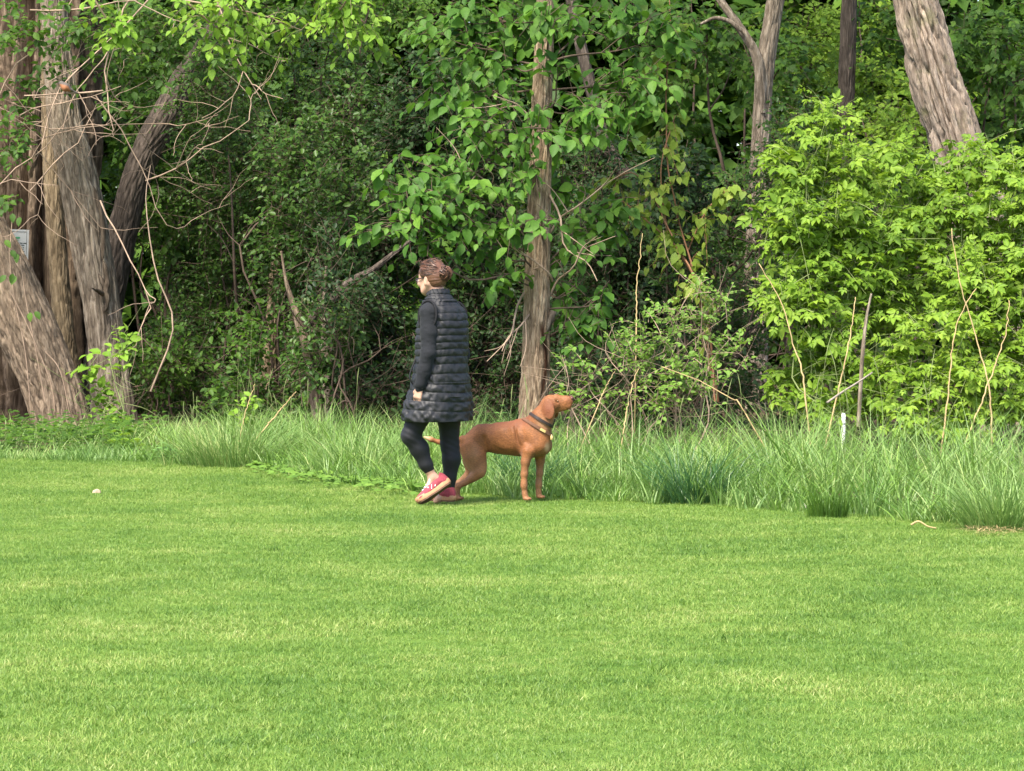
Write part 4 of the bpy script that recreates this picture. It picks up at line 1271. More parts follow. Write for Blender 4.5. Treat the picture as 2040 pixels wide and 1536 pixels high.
# ------------------------------------------------------------------ smooth bodies: distance fields turned into one continuous mesh
class SDF:
    def __init__(s, lo, hi, h):
        s.lo, s.h = np.asarray(lo, float), h
        s.n = np.ceil((np.asarray(hi) - s.lo) / h).astype(int) + 1
        s.D = np.full(s.n, .2, np.float32)
    def block(s, lo, hi):
        a = np.clip(np.floor((lo - s.lo) / s.h).astype(int), 0, s.n)
        b = np.clip(np.ceil((hi - s.lo) / s.h).astype(int) + 1, 0, s.n)
        sl = tuple(slice(i, j) for i, j in zip(a, b))
        ax = [s.lo[i] + s.h * np.arange(a[i], b[i]) for i in range(3)]
        return sl, np.stack(np.meshgrid(*ax, indexing='ij'), -1)
    def put(s, sl, d, k, op='u'):
        A = s.D[sl]
        if op == 'u':
            h = np.maximum(k - np.abs(A - d), 0) / k
            s.D[sl] = np.minimum(A, d) - h * h * k / 4
        else:
            h = np.maximum(k - np.abs(A + d), 0) / k
            s.D[sl] = np.maximum(A, -d) + h * h * k / 4
    def cone(s, a, b, ra, rb, k=.02, flat=None, op='u'):
        """tapered capsule; flat=(axis vector, factor) squeezes it along that axis"""
        a, b = np.asarray(a, float), np.asarray(b, float)
        R = max(ra, rb) + k + 3 * s.h
        sl, X = s.block(np.minimum(a, b) - R, np.maximum(a, b) + R)
        if X.size == 0: return
        ab = b - a
        p = X - a
        sc = 1.0
        if flat is not None:
            ax, f = nrm(flat[0]), flat[1]
            p = p + ax * ((p @ ax) * (1 / f - 1))[..., None]
            ab = ab + ax * (ab @ ax) * (1 / f - 1)
            sc = f ** .5
        L = max(ab @ ab, 1e-9)
        t = np.clip((p @ ab) / L, 0, 1)
        d = (np.linalg.norm(p - t[..., None] * ab, axis=-1) - (ra + (rb - ra) * t)) * sc
        s.put(sl, d, k, op)
    def chain(s, pts, k=.02, flat=None):
        for p, q in zip(pts[:-1], pts[1:]):
            s.cone(p[:3], q[:3], p[3], q[3], k, flat)
    def ell(s, c, ax, r, k=.02, op='u'):
        """ellipsoid: ax three axis vectors, r radii"""
        c, r = np.asarray(c, float), np.asarray(r, float)
        A = nrm(np.asarray(ax, float))
        R = r.max() + k + 3 * s.h
        sl, X = s.block(c - R, c + R)
        if X.size == 0: return
        q = (X - c) @ A.T
        k0 = np.linalg.norm(q / r, axis=-1)
        k1 = np.linalg.norm(q / r ** 2, axis=-1)
        s.put(sl, k0 * (k0 - 1) / np.maximum(k1, 1e-6), k, op)
    def mesh(s):
        D, n = s.D, s.n
        S = D < 0
        c = np.zeros(n - 1, np.int8)
        for i in (0, 1):
            for j in (0, 1):
                for k in (0, 1):
                    c += S[i:n[0] - 1 + i, j:n[1] - 1 + j, k:n[2] - 1 + k]
        I = np.argwhere((c > 0) & (c < 8))
        idx = np.full(n - 1, -1, np.int64)
        idx[tuple(I.T)] = np.arange(len(I))
        corners = np.array([(i, j, k) for i in (0, 1) for j in (0, 1) for k in (0, 1)])
        val = np.stack([D[tuple((I + q).T)] for q in corners], -1)
        pos, cnt = np.zeros((len(I), 3)), np.zeros(len(I))
        for a in range(8):
            for b in range(a + 1, 8):
                if np.abs(corners[a] - corners[b]).sum() != 1: continue
                m = (val[:, a] < 0) != (val[:, b] < 0)
                t = val[m, a] / (val[m, a] - val[m, b])
                pos[m] += corners[a] + t[:, None] * (corners[b] - corners[a])
                cnt[m] += 1
        V = s.lo + s.h * (I + pos / cnt[:, None])
        F = []
        for ax in range(3):
            e = [slice(None)] * 3; e2 = [slice(None)] * 3
            e[ax], e2[ax] = slice(0, -1), slice(1, None)
            A, B = S[tuple(e)], S[tuple(e2)]
            E = np.argwhere(A != B)
            u, v = (ax + 1) % 3, (ax + 2) % 3
            ok = (E[:, u] > 0) & (E[:, v] > 0) & (E[:, u] < n[u] - 1) & (E[:, v] < n[v] - 1)
            E = E[ok]
            q = []
            for du, dv in ((1, 1), (0, 1), (0, 0), (1, 0)):
                w = E.copy(); w[:, u] -= du; w[:, v] -= dv
                q.append(idx[tuple(w.T)])
            q = np.stack(q, -1)
            fl = ~A[tuple(E.T)]
            q[fl] = q[fl][:, ::-1]
            F.append(q)
        F = np.concatenate(F)
        F = F[(F >= 0).all(1)]
        return V, F
    def sample(s, p):
        g = np.clip((np.asarray(p) - s.lo) / s.h, 0, s.n - 1.001)
        i = g.astype(int); f = g - i
        r = 0
        for a in (0, 1):
            for b in (0, 1):
                for c in (0, 1):
                    w = (f[..., 0] if a else 1 - f[..., 0]) * (f[..., 1] if b else 1 - f[..., 1]) * (f[..., 2] if c else 1 - f[..., 2])
                    r = r + w * s.D[i[..., 0] + a, i[..., 1] + b, i[..., 2] + c]
        return r

def smooth_mesh(V, F, it=2, lam=.5):
    for _ in range(it):
        acc, cnt = np.zeros_like(V), np.zeros(len(V))
        for a, b in ((0, 1), (1, 2), (2, 3), (3, 0)):
            np.add.at(acc, F[:, a], V[F[:, b]]); np.add.at(cnt, F[:, a], 1)
            np.add.at(acc, F[:, b], V[F[:, a]]); np.add.at(cnt, F[:, b], 1)
        V = V + lam * (acc / np.maximum(cnt, 1)[:, None] - V)
    return V

def normals(V, F):
    n = np.cross(V[F[:, 2]] - V[F[:, 0]], V[F[:, 3]] - V[F[:, 1]])
    N = np.zeros_like(V)
    for i in range(4): np.add.at(N, F[:, i], n)
    return nrm(N)

# ------------------------------------------------------------------ the woman
PB = G(880, 22.0)
def H(px, py, v=0.0):
    """body point: pixel of the photograph, v metres behind the plane of the feet -> coordinates from her base"""
    p = P(px, py, 22.0 + v)
    return p - PB
FW, LF, UP = nrm([-.80, .60, 0]), nrm([-.60, -.80, 0]), np.array([0, 0, 1.0])
person = thing('person', 'woman with brown bun, long black quilted vest and red sneakers, walking left on the lawn', 'person', PB)
skin = plain_mat('skin', (.47, .27, .19), .5, .35, .08, 40)
def body_at(o_verts): return o_verts + PB

def add_sdf(name, sdf, mat, parent, base, smooth=2, post=None, **attrs):
    V, F = sdf.mesh()
    V = smooth_mesh(V, F, smooth)
    if post is not None:
        V = post(V, normals(V, F))
    mb = MB()
    at = {k: f(V) for k, f in attrs.items()}
    mb.add(V + base, F, **at)
    return mb.build(name, mat, parent)

# joints
Lhip, Lkn, Lan = H(856, 775, -.05), H(818, 868, -.06), H(862, 950, -.02)
Rhip, Rkn, Ran = H(893, 775, .10), H(896, 885, .13), H(896, 978, .13)
Lsh, Lel, Lwr = H(855, 622, -.15), H(853, 705, -.20), H(837, 770, -.20)
Rsh, Rel, Rwr = H(909, 625, .16), H(921, 705, .20), H(912, 770, .20)
chest, waist, pelv = H(880, 650, 0), H(879, 725, 0), H(875, 775, .02)
neckb, headc = H(877, 598, .0), H(860, 556, .03)
HT = nrm(np.array([-.80, .60, -.16]))                    # the way the face looks: left, away and a little down
HS = nrm(np.cross(UP, HT)); HU = np.cross(HT, HS)        # head's left, head's up
head = lambda f, s, u: headc + HT * f + HS * s + HU * u

b = SDF((-.42, -.42, -.03), (.34, .42, 1.72), .0048)
b.ell(head(-.005, 0, .035), (HT, HS, HU), (.095, .075, .088), .02)           # skull
b.ell(head(.028, 0, -.03), (HT, HS, HU), (.066, .060, .082), .03)            # face
b.ell(head(.052, 0, -.082), (HT, HS, HU), (.030, .034, .024), .025)          # chin
for s_ in (1, -1):
    b.cone(head(.045, .045 * s_, -.075), head(-.01, .062 * s_, -.035), .016, .016, .03)   # jaw
    b.ell(head(.072, .036 * s_, -.022), (HT, HS, HU), (.022, .020, .018), .02)   # cheekbone
    b.ell(head(.088, .030 * s_, .004), (HT, HS, HU), (.012, .016, .010), .008, 's')  # eye socket
    b.ell(head(.078, .030 * s_, .004), (HT, HS, HU), (.011, .012, .011), .004)   # eyelids
    b.ell(head(-.008, .076 * s_, -.008), (nrm(HT + .2 * HU), HS, HU), (.017, .010, .031), .006)  # ear
    b.ell(head(-.006, .088 * s_, -.004), (HT, HS, HU), (.008, .006, .017), .004, 's')
    b.ell(head(-.004, .079 * s_, -.034), (HT, HS, HU), (.009, .007, .010), .006)     # ear lobe
b.cone(head(.090, 0, .012), head(.108, 0, -.026), .008, .012, .012)          # nose
for s_ in (1, -1): b.ell(head(.098, .010 * s_, -.030), (HT, HS, HU), (.010, .008, .007), .006)
b.ell(head(.090, 0, -.055), (HT, HS, HU), (.010, .022, .006), .006)          # lips
b.ell(head(.086, 0, -.066), (HT, HS, HU), (.010, .018, .007), .005)
b.cone(head(-.025, 0, -.03), neckb - UP * .01, .050, .047, .03)                         # neck
b.chain([(*(neckb - UP * .02), .046), (*chest, .115), (*waist, .11), (*pelv, .115)], .06)
for sh, el, wr, k_ in ((Lsh, Lel, Lwr, 1), (Rsh, Rel, Rwr, -1)):
    b.cone(neckb - UP * .07, sh, .035, .04, .03)
    b.chain([(*sh, .045), (*el, .035), (*wr, .025)], .02)
b.chain([(*Lhip, .085), (*Lkn, .050), (*(Lkn * .6 + Lan * .4), .036), (*(Lkn * .2 + Lan * .8), .029), (*Lan, .030)], .03)
b.chain([(*Rhip, .085), (*Rkn, .050), (*(Rkn * .6 + Ran * .4), .036), (*(Rkn * .2 + Ran * .8), .029), (*Ran, .030)], .03)
for an, hl, toe in ((Lan, H(884, 960, -.02), H(848, 990, -.05)), (Ran, H(899, 992, .13), H(868, 998, .16))):
    b.chain([(*an, .028), (*hl, .024)], .02)
    b.chain([(*an, .026), (*(an * .3 + toe * .7), .024), (*toe, .018)], .02)
# hands: palm, four unequal bent fingers, thumb from the side of the palm
def hand(wr, el, fwd, side, curl):
    d = nrm(wr - el)                         # along the forearm
    pn = nrm(side - d * side.dot(d))         # out of the back of the hand
    ac = np.cross(d, pn); ac = ac if ac.dot(fwd) > 0 else -ac   # towards the thumb
    c0, c1 = wr + d * .015, wr + d * .075
    b.cone(wr, c0, .023, .024, .01)
    for q in (-.024, -.008, .008, .024):
        b.cone(c0 + ac * q * .6, c1 + ac * q, .0135, .0105, .010)
    for q, L in ((.026, .066), (.009, .074), (-.009, .069), (-.026, .053)):
        a0 = c1 + ac * q
        dd, ang = d, 0
        for seg, sl_ in enumerate((.45, .31, .24)):
            ang += curl * (.75, 1.0, .8)[seg]
            dd = d * math.cos(ang) - pn * math.sin(ang)
            a1 = a0 + dd * L * sl_
            b.cone(a0, a1, .0088 - .0009 * seg, .0082 - .0009 * seg, .0025)
            a0 = a1
    t0 = wr + d * .022 + ac * .020
    t1 = t0 + nrm(d * .7 + ac * .65 - pn * .35) * .036
    t2 = t1 + nrm(d * .9 + ac * .1 - pn * .45) * .028
    t3 = t2 + nrm(d * .8 - ac * .1 - pn * .6) * .022
    b.chain([(*t0, .0135), (*t1, .0105), (*t2, .009), (*t3, .0075)], .006)
hand(Lwr, Lel, FW, LF, .62)
hand(Rwr, Rel, FW, -LF, .5)
add_sdf('body', b, skin, person, PB, 1)
eye_w = plain_mat('eye_white', (.75, .72, .68), .2, .5, .03)
for s_ in (1, -1):
    mb = MB(); e = SDF(head(.078, .030 * s_, .004) - .02, head(.078, .030 * s_, .004) + .02, .002)
    e.ell(head(.0815, .030 * s_, .004), (HT, HS, HU), (.0105, .0105, .0085), .001)
    add_sdf('eye', e, eye_w, person, PB, 1)

# hair: cap, strands drawn back to the bun, loose bun
def hair_material():
    m, n, l, out = nodes_of('brown_hair')
    geo = n.new('ShaderNodeNewGeometry')
    rp = ramp(n, [(0.0, (.016, .008, .005)), (.5, (.05, .023, .014)), (1.0, (.17, .075, .042))])
    l.new(geo.outputs['Random Per Island'], rp.inputs[0])
    bb = n.new('ShaderNodeBsdfPrincipled')
    bb.inputs['Roughness'].default_value = .42
    bb.inputs['Specular IOR Level'].default_value = .5
    l.new(rp.outputs[0], bb.inputs['Base Color'])
    l.new(bb.outputs[0], out.inputs[0])
    return m
hair_m = hair_material()
rng = np.random.default_rng(700)
bun = head(-.116, -.004, .022)
hs = SDF(headc - .19, headc + .19, .0045)
hs.ell(head(-.013, 0, .043), (HT, HS, HU), (.097, .0825, .090), .01)
hs.ell(head(-.035, 0, -.005), (HT, HS, HU), (.075, .070, .075), .03)
hs.ell(bun, (HT, HS, HU), (.034, .038, .038), .02)
hs.ell(head(.088, 0, -.035), (HT, HS, HU), (.085, .13, .085), .008, 's')       # opens at the face
for s_ in (1, -1):
    hs.ell(head(-.0, .088 * s_, -.030), (HT, HS, HU), (.030, .030, .044), .008, 's')
hs.ell(head(-.02, 0, -.125), (HT, HS, HU), (.12, .12, .062), .008, 's')
def strand_bumps(V, N):
    q = V - headc
    u, s_, f = q @ HU, q @ HS, q @ HT
    ang = np.arctan2(u + .02, s_)
    return V + N * (.0045 * (vnoise(ang * 14, f * 12, 0, 3) - .4))[:, None]
hair = add_sdf('hair', hs, hair_m, person, PB, 1, strand_bumps)
mb = MB()
for k in range(420):
    a = rng.uniform(-1.75, 1.75)
    f0 = .075 - .028 * abs(a) + rng.uniform(-.10, .012)
    st = np.array([f0, .078 * math.sin(a), .043 + .086 * math.cos(a)])
    en = np.array([-.110, rng.normal(-.004, .016), rng.normal(.022, .016)])
    t = np.linspace(0, 1, 9)[:, None]
    c = st * (1 - t) + en * t
    cen = np.array([-.013, 0, .043]); rad = np.array([.097, .0825, .090]) * rng.uniform(1.0, 1.085)
    q = (c - cen) / rad
    q = q / np.maximum(np.linalg.norm(q, axis=1, keepdims=True), .2)
    w = np.sin(PI * t) ** .6 if False else np.clip(1.25 - t * 1.1, 0, 1)
    c = (cen + q * rad) * w + c * (1 - w)
    c += np.cumsum(rng.normal(0, .0011, c.shape), 0)
    if abs(st[1]) > .070 and st[2] < .03 and st[0] > .0: continue
    tube(mb, np.array([PB + head(*x) for x in c]), .0021 * np.array([.5, .8, 1, 1, 1, 1, 1, .9, .6]), 4)
for k in range(200):                                   # the loose bun: looped locks
    n_ = nrm(rng.normal(0, 1, 3)); a0 = rng.uniform(0, 2 * PI)
    e1 = nrm(np.cross(n_, [.3, .4, .8])); e2 = np.cross(n_, e1)
    t = a0 + np.linspace(0, rng.uniform(1.5, 4.2), 10)
    R = rng.uniform(.024, .052)
    c = bun + n_ * rng.normal(0, .012) + R * (np.cos(t)[:, None] * e1 + np.sin(t)[:, None] * e2) + rng.normal(0, .001, (10, 3))
    tube(mb, PB + c, .003 * np.linspace(1, .35, 10), 4)
for k in range(60):                                    # stray hairs at the nape and forehead
    p0 = head(rng.uniform(-.10, -.05), rng.normal(0, .03), rng.uniform(-.06, -.02)) if k < 16 else head(rng.uniform(-.10, .07), rng.normal(0, .04), .125 + rng.normal(0, .004))
    c = p0 + np.cumsum(np.vstack([np.zeros(3), rng.normal(0, .004, (6, 3)) + (-HU if k < 16 else HT) * .006]), 0)
    tube(mb, PB + c, np.linspace(.0016, .0006, 7), 3)
mb.build('hair_strands', hair_m, hair, kind='stuff')
# sunglasses
blk = plain_mat('black_plastic', (.02, .018, .018), .25, .5, .1)
glasses = MB()
for s_ in (1, -1):
    tube(glasses, PB + np.array([head(.098, .052 * s_, .010), head(.05, .0735 * s_, .010), head(0, .0795 * s_, .010), head(-.012, .079 * s_, .002)]), .0032, 6, True)
    a = np.linspace(0, 2 * PI, 18)
    tube(glasses, PB + np.array([head(.104 - .012 * abs(math.cos(x)), .031 * s_ + .025 * math.cos(x), .002 + .020 * math.sin(x)) for x in a]), .0026, 6)
tube(glasses, PB + np.array([head(.108, .007, .006), head(.112, 0, .009), head(.108, -.007, .006)]), .0026, 6)
gl = glasses.build('glasses', blk, person)
for s_ in (1, -1):
    mb = MB()
    a = np.linspace(0, 2 * PI, 16, endpoint=False)
    v = np.array([head(.1035 - .012 * abs(math.cos(x)), .031 * s_ + .024 * math.cos(x), .002 + .019 * math.sin(x)) for x in a] + [head(.106, .031 * s_, .002)])
    j = np.arange(16)
    mb.add(PB + v, np.stack([j, (j + 1) % 16, np.full(16, 16)], -1))
    mb.build('lens', plain_mat('lens_glass', (.35, .33, .33), .08, .8, .05), gl)

# black knitted sleeves
knit = plain_mat('black_knit', (.014, .015, .018), .85, .2, .35, 220, .3, .04)
sh = SDF((-.42, -.42, .55), (.34, .42, 1.48), .0055)
for S_, E_, W_, k_ in ((Lsh, Lel, Lwr, 1), (Rsh, Rel, Rwr, -1)):
    sh.cone(neckb - UP * .05, S_, .05, .058, .05)
    sh.chain([(*S_, .062), (*(S_ * .5 + E_ * .5), .056), (*E_, .049), (*(E_ * .5 + W_ * .5), .044), (*(W_ + (W_ - E_) * .03), .035)], .025)
sh.chain([(*(neckb + UP * .0), .062), (*chest, .12)], .05)
wrinkle = lambda sc, amp, sd: (lambda V, N: V + N * (amp * ((vnoise(V[:, 0] * sc, V[:, 1] * sc, V[:, 2] * sc * 1.7, sd) - .5) + .5 * (vnoise(V[:, 0] * sc * 2.3, V[:, 1] * sc * 2.3, V[:, 2] * sc * 4, sd + 1) - .5)))[:, None])
shirt = add_sdf('shirt', sh, knit, person, PB, 2, wrinkle(16, .006, 5))
mb = MB()
for W_, E_ in ((Lwr, Lel), (Rwr, Rel)):
    d = nrm(W_ - E_)
    tube(mb, PB + np.array([W_ - d * .05, W_ - d * .02, W_ + d * .012, W_ + d * .014]), np.array([.0405, .0385, .037, .028]), 24)
mb.build('cuffs', knit, shirt)

# leggings
lg = plain_mat('black_leggings', (.010, .010, .013), .65, .3, .25, 260, .15, .04)
le = SDF((-.36, -.3, .10), (.26, .36, 1.0), .0055)
Lc, Rc = Lkn * .19 + Lan * .81, Rkn * .10 + Ran * .90
le.chain([(*pelv, .125), (*Lhip, .100)], .06)
le.chain([(*pelv, .125), (*Rhip, .100)], .06)
le.chain([(*Lhip, .100), (*(Lhip * .45 + Lkn * .55), .080), (*Lkn, .0635), (*(Lkn * .68 + Lan * .32 + np.array([.012, .01, 0])), .064), (*(Lkn * .3 + Lan * .7), .045), (*Lc, .038)], .02)
le.chain([(*Rhip, .100), (*(Rhip * .45 + Rkn * .55), .078), (*Rkn, .0635), (*(Rkn * .68 + Ran * .32 + np.array([.012, -.008, 0])), .063), (*(Rkn * .3 + Ran * .7), .045), (*Rc, .036)], .02)
def knee_folds(V, N):
    z = V[:, 2]
    f = np.zeros(len(V))
    for kn in (Lkn, Rkn):
        d = np.linalg.norm(V - kn, axis=1)
        f += np.exp(-(d / .08) ** 2) * np.sin((V - kn) @ nrm([.5, .2, 1]) * 170) * .0022
    return V + N * (f + .004 * (vnoise(V[:, 0] * 14, V[:, 1] * 14, V[:, 2] * 22, 9) - .5))[:, None]
add_sdf('leggings', le, lg, person, PB, 2, knee_folds)

# quilted vest: cross-sections from collar to hem
vest_m = plain_mat('black_nylon', (.015, .015, .017), .56, .36, .3, 60, .3)
rows = [  # py, left px, right px, depth offset
    (575, 850, 893, .02), (582, 849, 896, .02), (590, 847, 899, .01), (597, 846, 905, 0), (605, 843, 914, 0), (614, 840, 922, 0), (626, 837, 928, 0), (645, 833, 931, 0), (672, 830, 931, 0), (700, 829, 930, 0),
    (715, 829, 929, 0), (740, 826, 931, 0), (765, 821, 935, .01), (785, 814, 938, .02), (800, 809, 940, .02), (820, 805, 940, .02), (838, 803, 939, .02)]
R_ = np.array(rows, float)
pyf = np.concatenate([np.linspace(575, 838, 240)])
lx, rx, dv = (np.interp(pyf, R_[:, 0], R_[:, i]) for i in (1, 2, 3))
ker = np.ones(9) / 9
sm = lambda a: np.convolve(np.pad(a, 4, mode='edge'), ker, 'valid')
lx, rx = sm(lx), sm(rx)
NS = 160
ang = np.linspace(0, 2 * PI, NS, endpoint=False)
seams = np.array([596, 611, 625, 640, 655, 669, 683, 697, 711, 726, 745, 763, 779, 797, 816, 840], float)
V = np.zeros((240, NS, 3))
for i, py in enumerate(pyf):
    c = H((lx[i] + rx[i]) / 2, py, dv[i])
    w = (rx[i] - lx[i]) / 2 * mpp(22)
    a_ = w / .832
    ra, rb = a_ * (1 if py > 600 else .95), a_ * .72 * (1 if py > 600 else 1.15)
    x = np.cos(ang); y = np.sin(ang)                       # x towards her left, y forward
    sx, sy = np.sign(x) * np.abs(x) ** .85, np.sign(y) * np.abs(y) ** .9
    # pleated hem: seams sag a little around the body
    sag = 3.0 * vnoise(np.cos(ang) * 2, np.sin(ang) * 2, py * .02, 12) + (4.0 * np.sin(ang) if py > 760 else 0)
    pq = py + sag
    k = np.clip(np.searchsorted(seams, pq) - 1, 0, len(seams) - 2)
    t = np.clip((pq - seams[k]) / (seams[k + 1] - seams[k]), 0, 1)
    puff = np.sin(PI * t) ** .42
    puff = np.where(py < 597, .35 - .9 * math.exp(-((py - 586) / 2.0) ** 2) - .9 * math.exp(-((py - 596) / 2.0) ** 2), puff)
    wr = vnoise(np.cos(ang) * 9, np.sin(ang) * 9, py * .10, 40)
    diag = vnoise(ang * 7 + py * .12, py * .05, 0, 44)
    vert = np.exp(-((np.abs(((ang - 3.6 + PI) % (2 * PI)) - PI)) / .035) ** 2) + np.exp(-((np.abs(((ang - 5.75 + PI) % (2 * PI)) - PI)) / .035) ** 2)   # the two princess seams of the back
    low = np.clip((py - 740) / 60, 0, 1)
    off = .0105 * puff * (1 - .6 * vert) - .009 + (.011 + .010 * low) * (wr - .5) * puff + (.007 + .007 * low) * (diag - .5)
    off = off + np.where(py > 790, .012 * np.exp(-((np.abs(((ang - 4.9 + PI) % (2 * PI)) - PI)) / .16) ** 2) * -1.0, 0)   # kick pleat at the back
    hor = (sx * ra)[:, None] * LF + (sy * rb)[:, None] * FW
    V[i] = c + hor * (1 + off / np.linalg.norm(hor, axis=1))[:, None]
    if py < 600:      # the collar stands higher at the back
        V[i] += UP * (-.052 * (y > -.2) * (y + .2) / 1.2 * np.clip((600 - py) / 28, 0, 1))[:, None]
V = V.reshape(-1, 3)
inner = V.reshape(240, NS, 3)
cen = inner.mean(1, keepdims=True)
shell = cen + (inner - cen) * .93
mb = MB()
mb.add(PB + V, grid_faces(240, NS))
mb.add(PB + shell.reshape(-1, 3), grid_faces(240, NS)[:, ::-1])
j = np.arange(NS)
top = np.vstack([inner[0], shell[0]]); bot = np.vstack([inner[-1], shell[-1]])
mb.add(PB + top, np.stack([j, j + NS, (j + 1) % NS + NS, (j + 1) % NS], -1))
mb.add(PB + bot, np.stack([j, (j + 1) % NS, (j + 1) % NS + NS, j + NS], -1))
vest = mb.build('quilted_vest', vest_m, person)
# armhole binding: the dark rim around each sleeve
mb = MB()
for S_, s_ in ((Lsh, 1), (Rsh, -1)):
    c0 = S_ + LF * s_ * .012 - UP * .022
    a = np.linspace(0, 2 * PI, 40)
    ring = np.array([c0 + LF * s_ * (.014 - .03 * (1 + math.sin(x)) * .3) + FW * (.076 * math.cos(x)) + UP * (.100 * math.sin(x)) for x in a])
    tube(mb, PB + ring, .0085, 8)
mb.build('armhole_binding', plain_mat('black_binding', (.012, .012, .014), .8, .2, .1), vest)
mb = MB()
tube(mb, PB + np.array([H(846 + 0 * t, 590, -.06) + nrm(LF) * 0 for t in (0, 1)]) + np.array([[0, 0, 0], [.002, 0, .003]]), .002, 4)
c = catmull([H(828, 716, -.10), H(820, 735, -.13), H(816, 752, -.14), H(822, 764, -.13), H(828, 768, -.12)], 16)
tube(mb, PB + c, .006, 6)
mb.build('hanging_strap', plain_mat('black_webbing', (.015, .015, .017), .8, .2, .1), vest)

# sneakers
suede = plain_mat('red_suede', (.30, .055, .072), .9, .15, .25, 120, .2, .05)
gum = plain_mat('gum_rubber', (.42, .215, .11), .6, .3, .12, 60)
gum_d = plain_mat('dark_tread', (.13, .07, .045), .75, .25, .2, 90)
lace_m = plain_mat('white_laces', (.72, .66, .64), .85, .2, .08, 80)
def shoe(heel, fwd, up, flip):
    f = nrm(fwd); u = nrm(up - f * up.dot(f)); s = np.cross(u, f) * flip
    T = lambda x, y, z: heel + f * x + s * y + u * z
    x = np.array([0, .012, .05, .11, .17, .215, .25, .268]); wd = np.array([.018, .030, .036, .037, .047, .046, .032, .012]); cy = np.array([0, 0, 0, -.003, -.001, .003, .006, .007])
    xs = np.linspace(0, .268, 30); w = np.interp(xs, x, wd); c = np.interp(xs, x, cy)
    outl = np.r_[np.c_[xs, c + w], np.c_[xs[::-1], (c - w)[::-1]]]
    n = len(outl); j = np.arange(n)
    lift = .012 * np.clip((outl[:, 0] - .19) / .08, 0, 1) ** 2
    ctr = np.array([.134, 0])
    def ring(z, k): 
        q = ctr + (outl - ctr) * k
        return np.array([T(a, b_, z + l_) for (a, b_), l_ in zip(q, lift)])
    up_ = SDF(heel - .33, heel + .33, .0045)
    up_.chain([(*T(.040, 0, .058), .036), (*T(.075, 0, .060), .038), (*T(.125, -.002, .054), .036), (*T(.175, -.001, .043), .035), (*T(.225, .004, .036), .029), (*T(.243, .006, .034), .023)], .03, (u, .85))
    up_.chain([(*T(.032, 0, .04), .034), (*T(.035, 0, .085), .030)], .02)
    up_.chain([(*T(.17, -.001, .034), .040), (*T(.215, .003, .032), .038)], .03, (u, .6))
    up_.cone(T(.060, 0, .150), T(.064, 0, .083), .036, .030, .008, None, 's')
    slab = T(.13, 0, -.075)
    up_.ell(slab, (f, s, u), (.6, .6, .105), .006, 's')
    sh_ = add_sdf('sneaker', up_, suede, person, PB, 2)
    mb = MB()
    mb.add(PB + np.vstack([ring(.010, .985), ring(.014, 1.02), ring(.040, 1.03), ring(.045, .99)]), grid_faces(4, n), )
    mb.add(PB + np.vstack([ring(.045, .99), ring(.044, .6)]), grid_faces(2, n))
    mb.build('sole', gum, sh_)
    mb = MB()
    q = np.vstack([ring(0, .95), ring(.0105, .985)])
    cap = np.vstack([ring(0, .95), [T(.134, 0, 0)]])
    mb.add(PB + q, grid_faces(2, n)); mb.add(PB + cap, np.stack([(j + 1) % n, j, np.full(n, n)], -1))
    mb.build('outsole', gum_d, sh_)
    mb = MB()
    for i in range(5):
        xx = .115 + i * .021; zz = .092 - i * .0085
        tube(mb, PB + catmull([T(xx, -.026, zz - .012), T(xx + .006, -.012, zz), T(xx + .01, .0, zz + .003), T(xx + .006, .012, zz), T(xx, .026, zz - .012)], 10) + u * .006, .0078, 6)
    for k_ in (-1, 1):
        tube(mb, PB + catmull([T(.105, 0, .099), T(.100, k_ * .022, .112), T(.112, k_ * .040, .100), T(.125, k_ * .030, .085)], 10), .0052, 6)
        tube(mb, PB + catmull([T(.105, 0, .099), T(.125, k_ * .024, .098), T(.140, k_ * .038, .075)], 8), .0045, 6)
    tube(mb, PB + np.array([T(.098, 0, .098), T(.092, 0, .118), T(.084, 0, .128)]), np.array([.014, .016, .010]), 8, True)
    mb.build('laces', lace_m, sh_)
    mb = MB()
    for k_ in (-1, 1):
        for t0 in (.105, .135, .165):
            tube(mb, PB + np.array([T(t0 - .016, k_ * .0385, .066), T(t0 + .004, k_ * .042, .040)]), .0038, 5)
    mb.build('side_stripes', lace_m, sh_)
LH, LT = H(900, 963, -.02), H(838, 1007, -.07)
shoe(LH, LT - LH, np.array([-.60, .28, .75]), 1)
RH_, RT_ = np.array([H(905, 1004, .12)[0], .10, .012]), np.array([H(862, 1004, .16)[0], .22, .012])
shoe(RH_, RT_ - RH_, UP, 1)

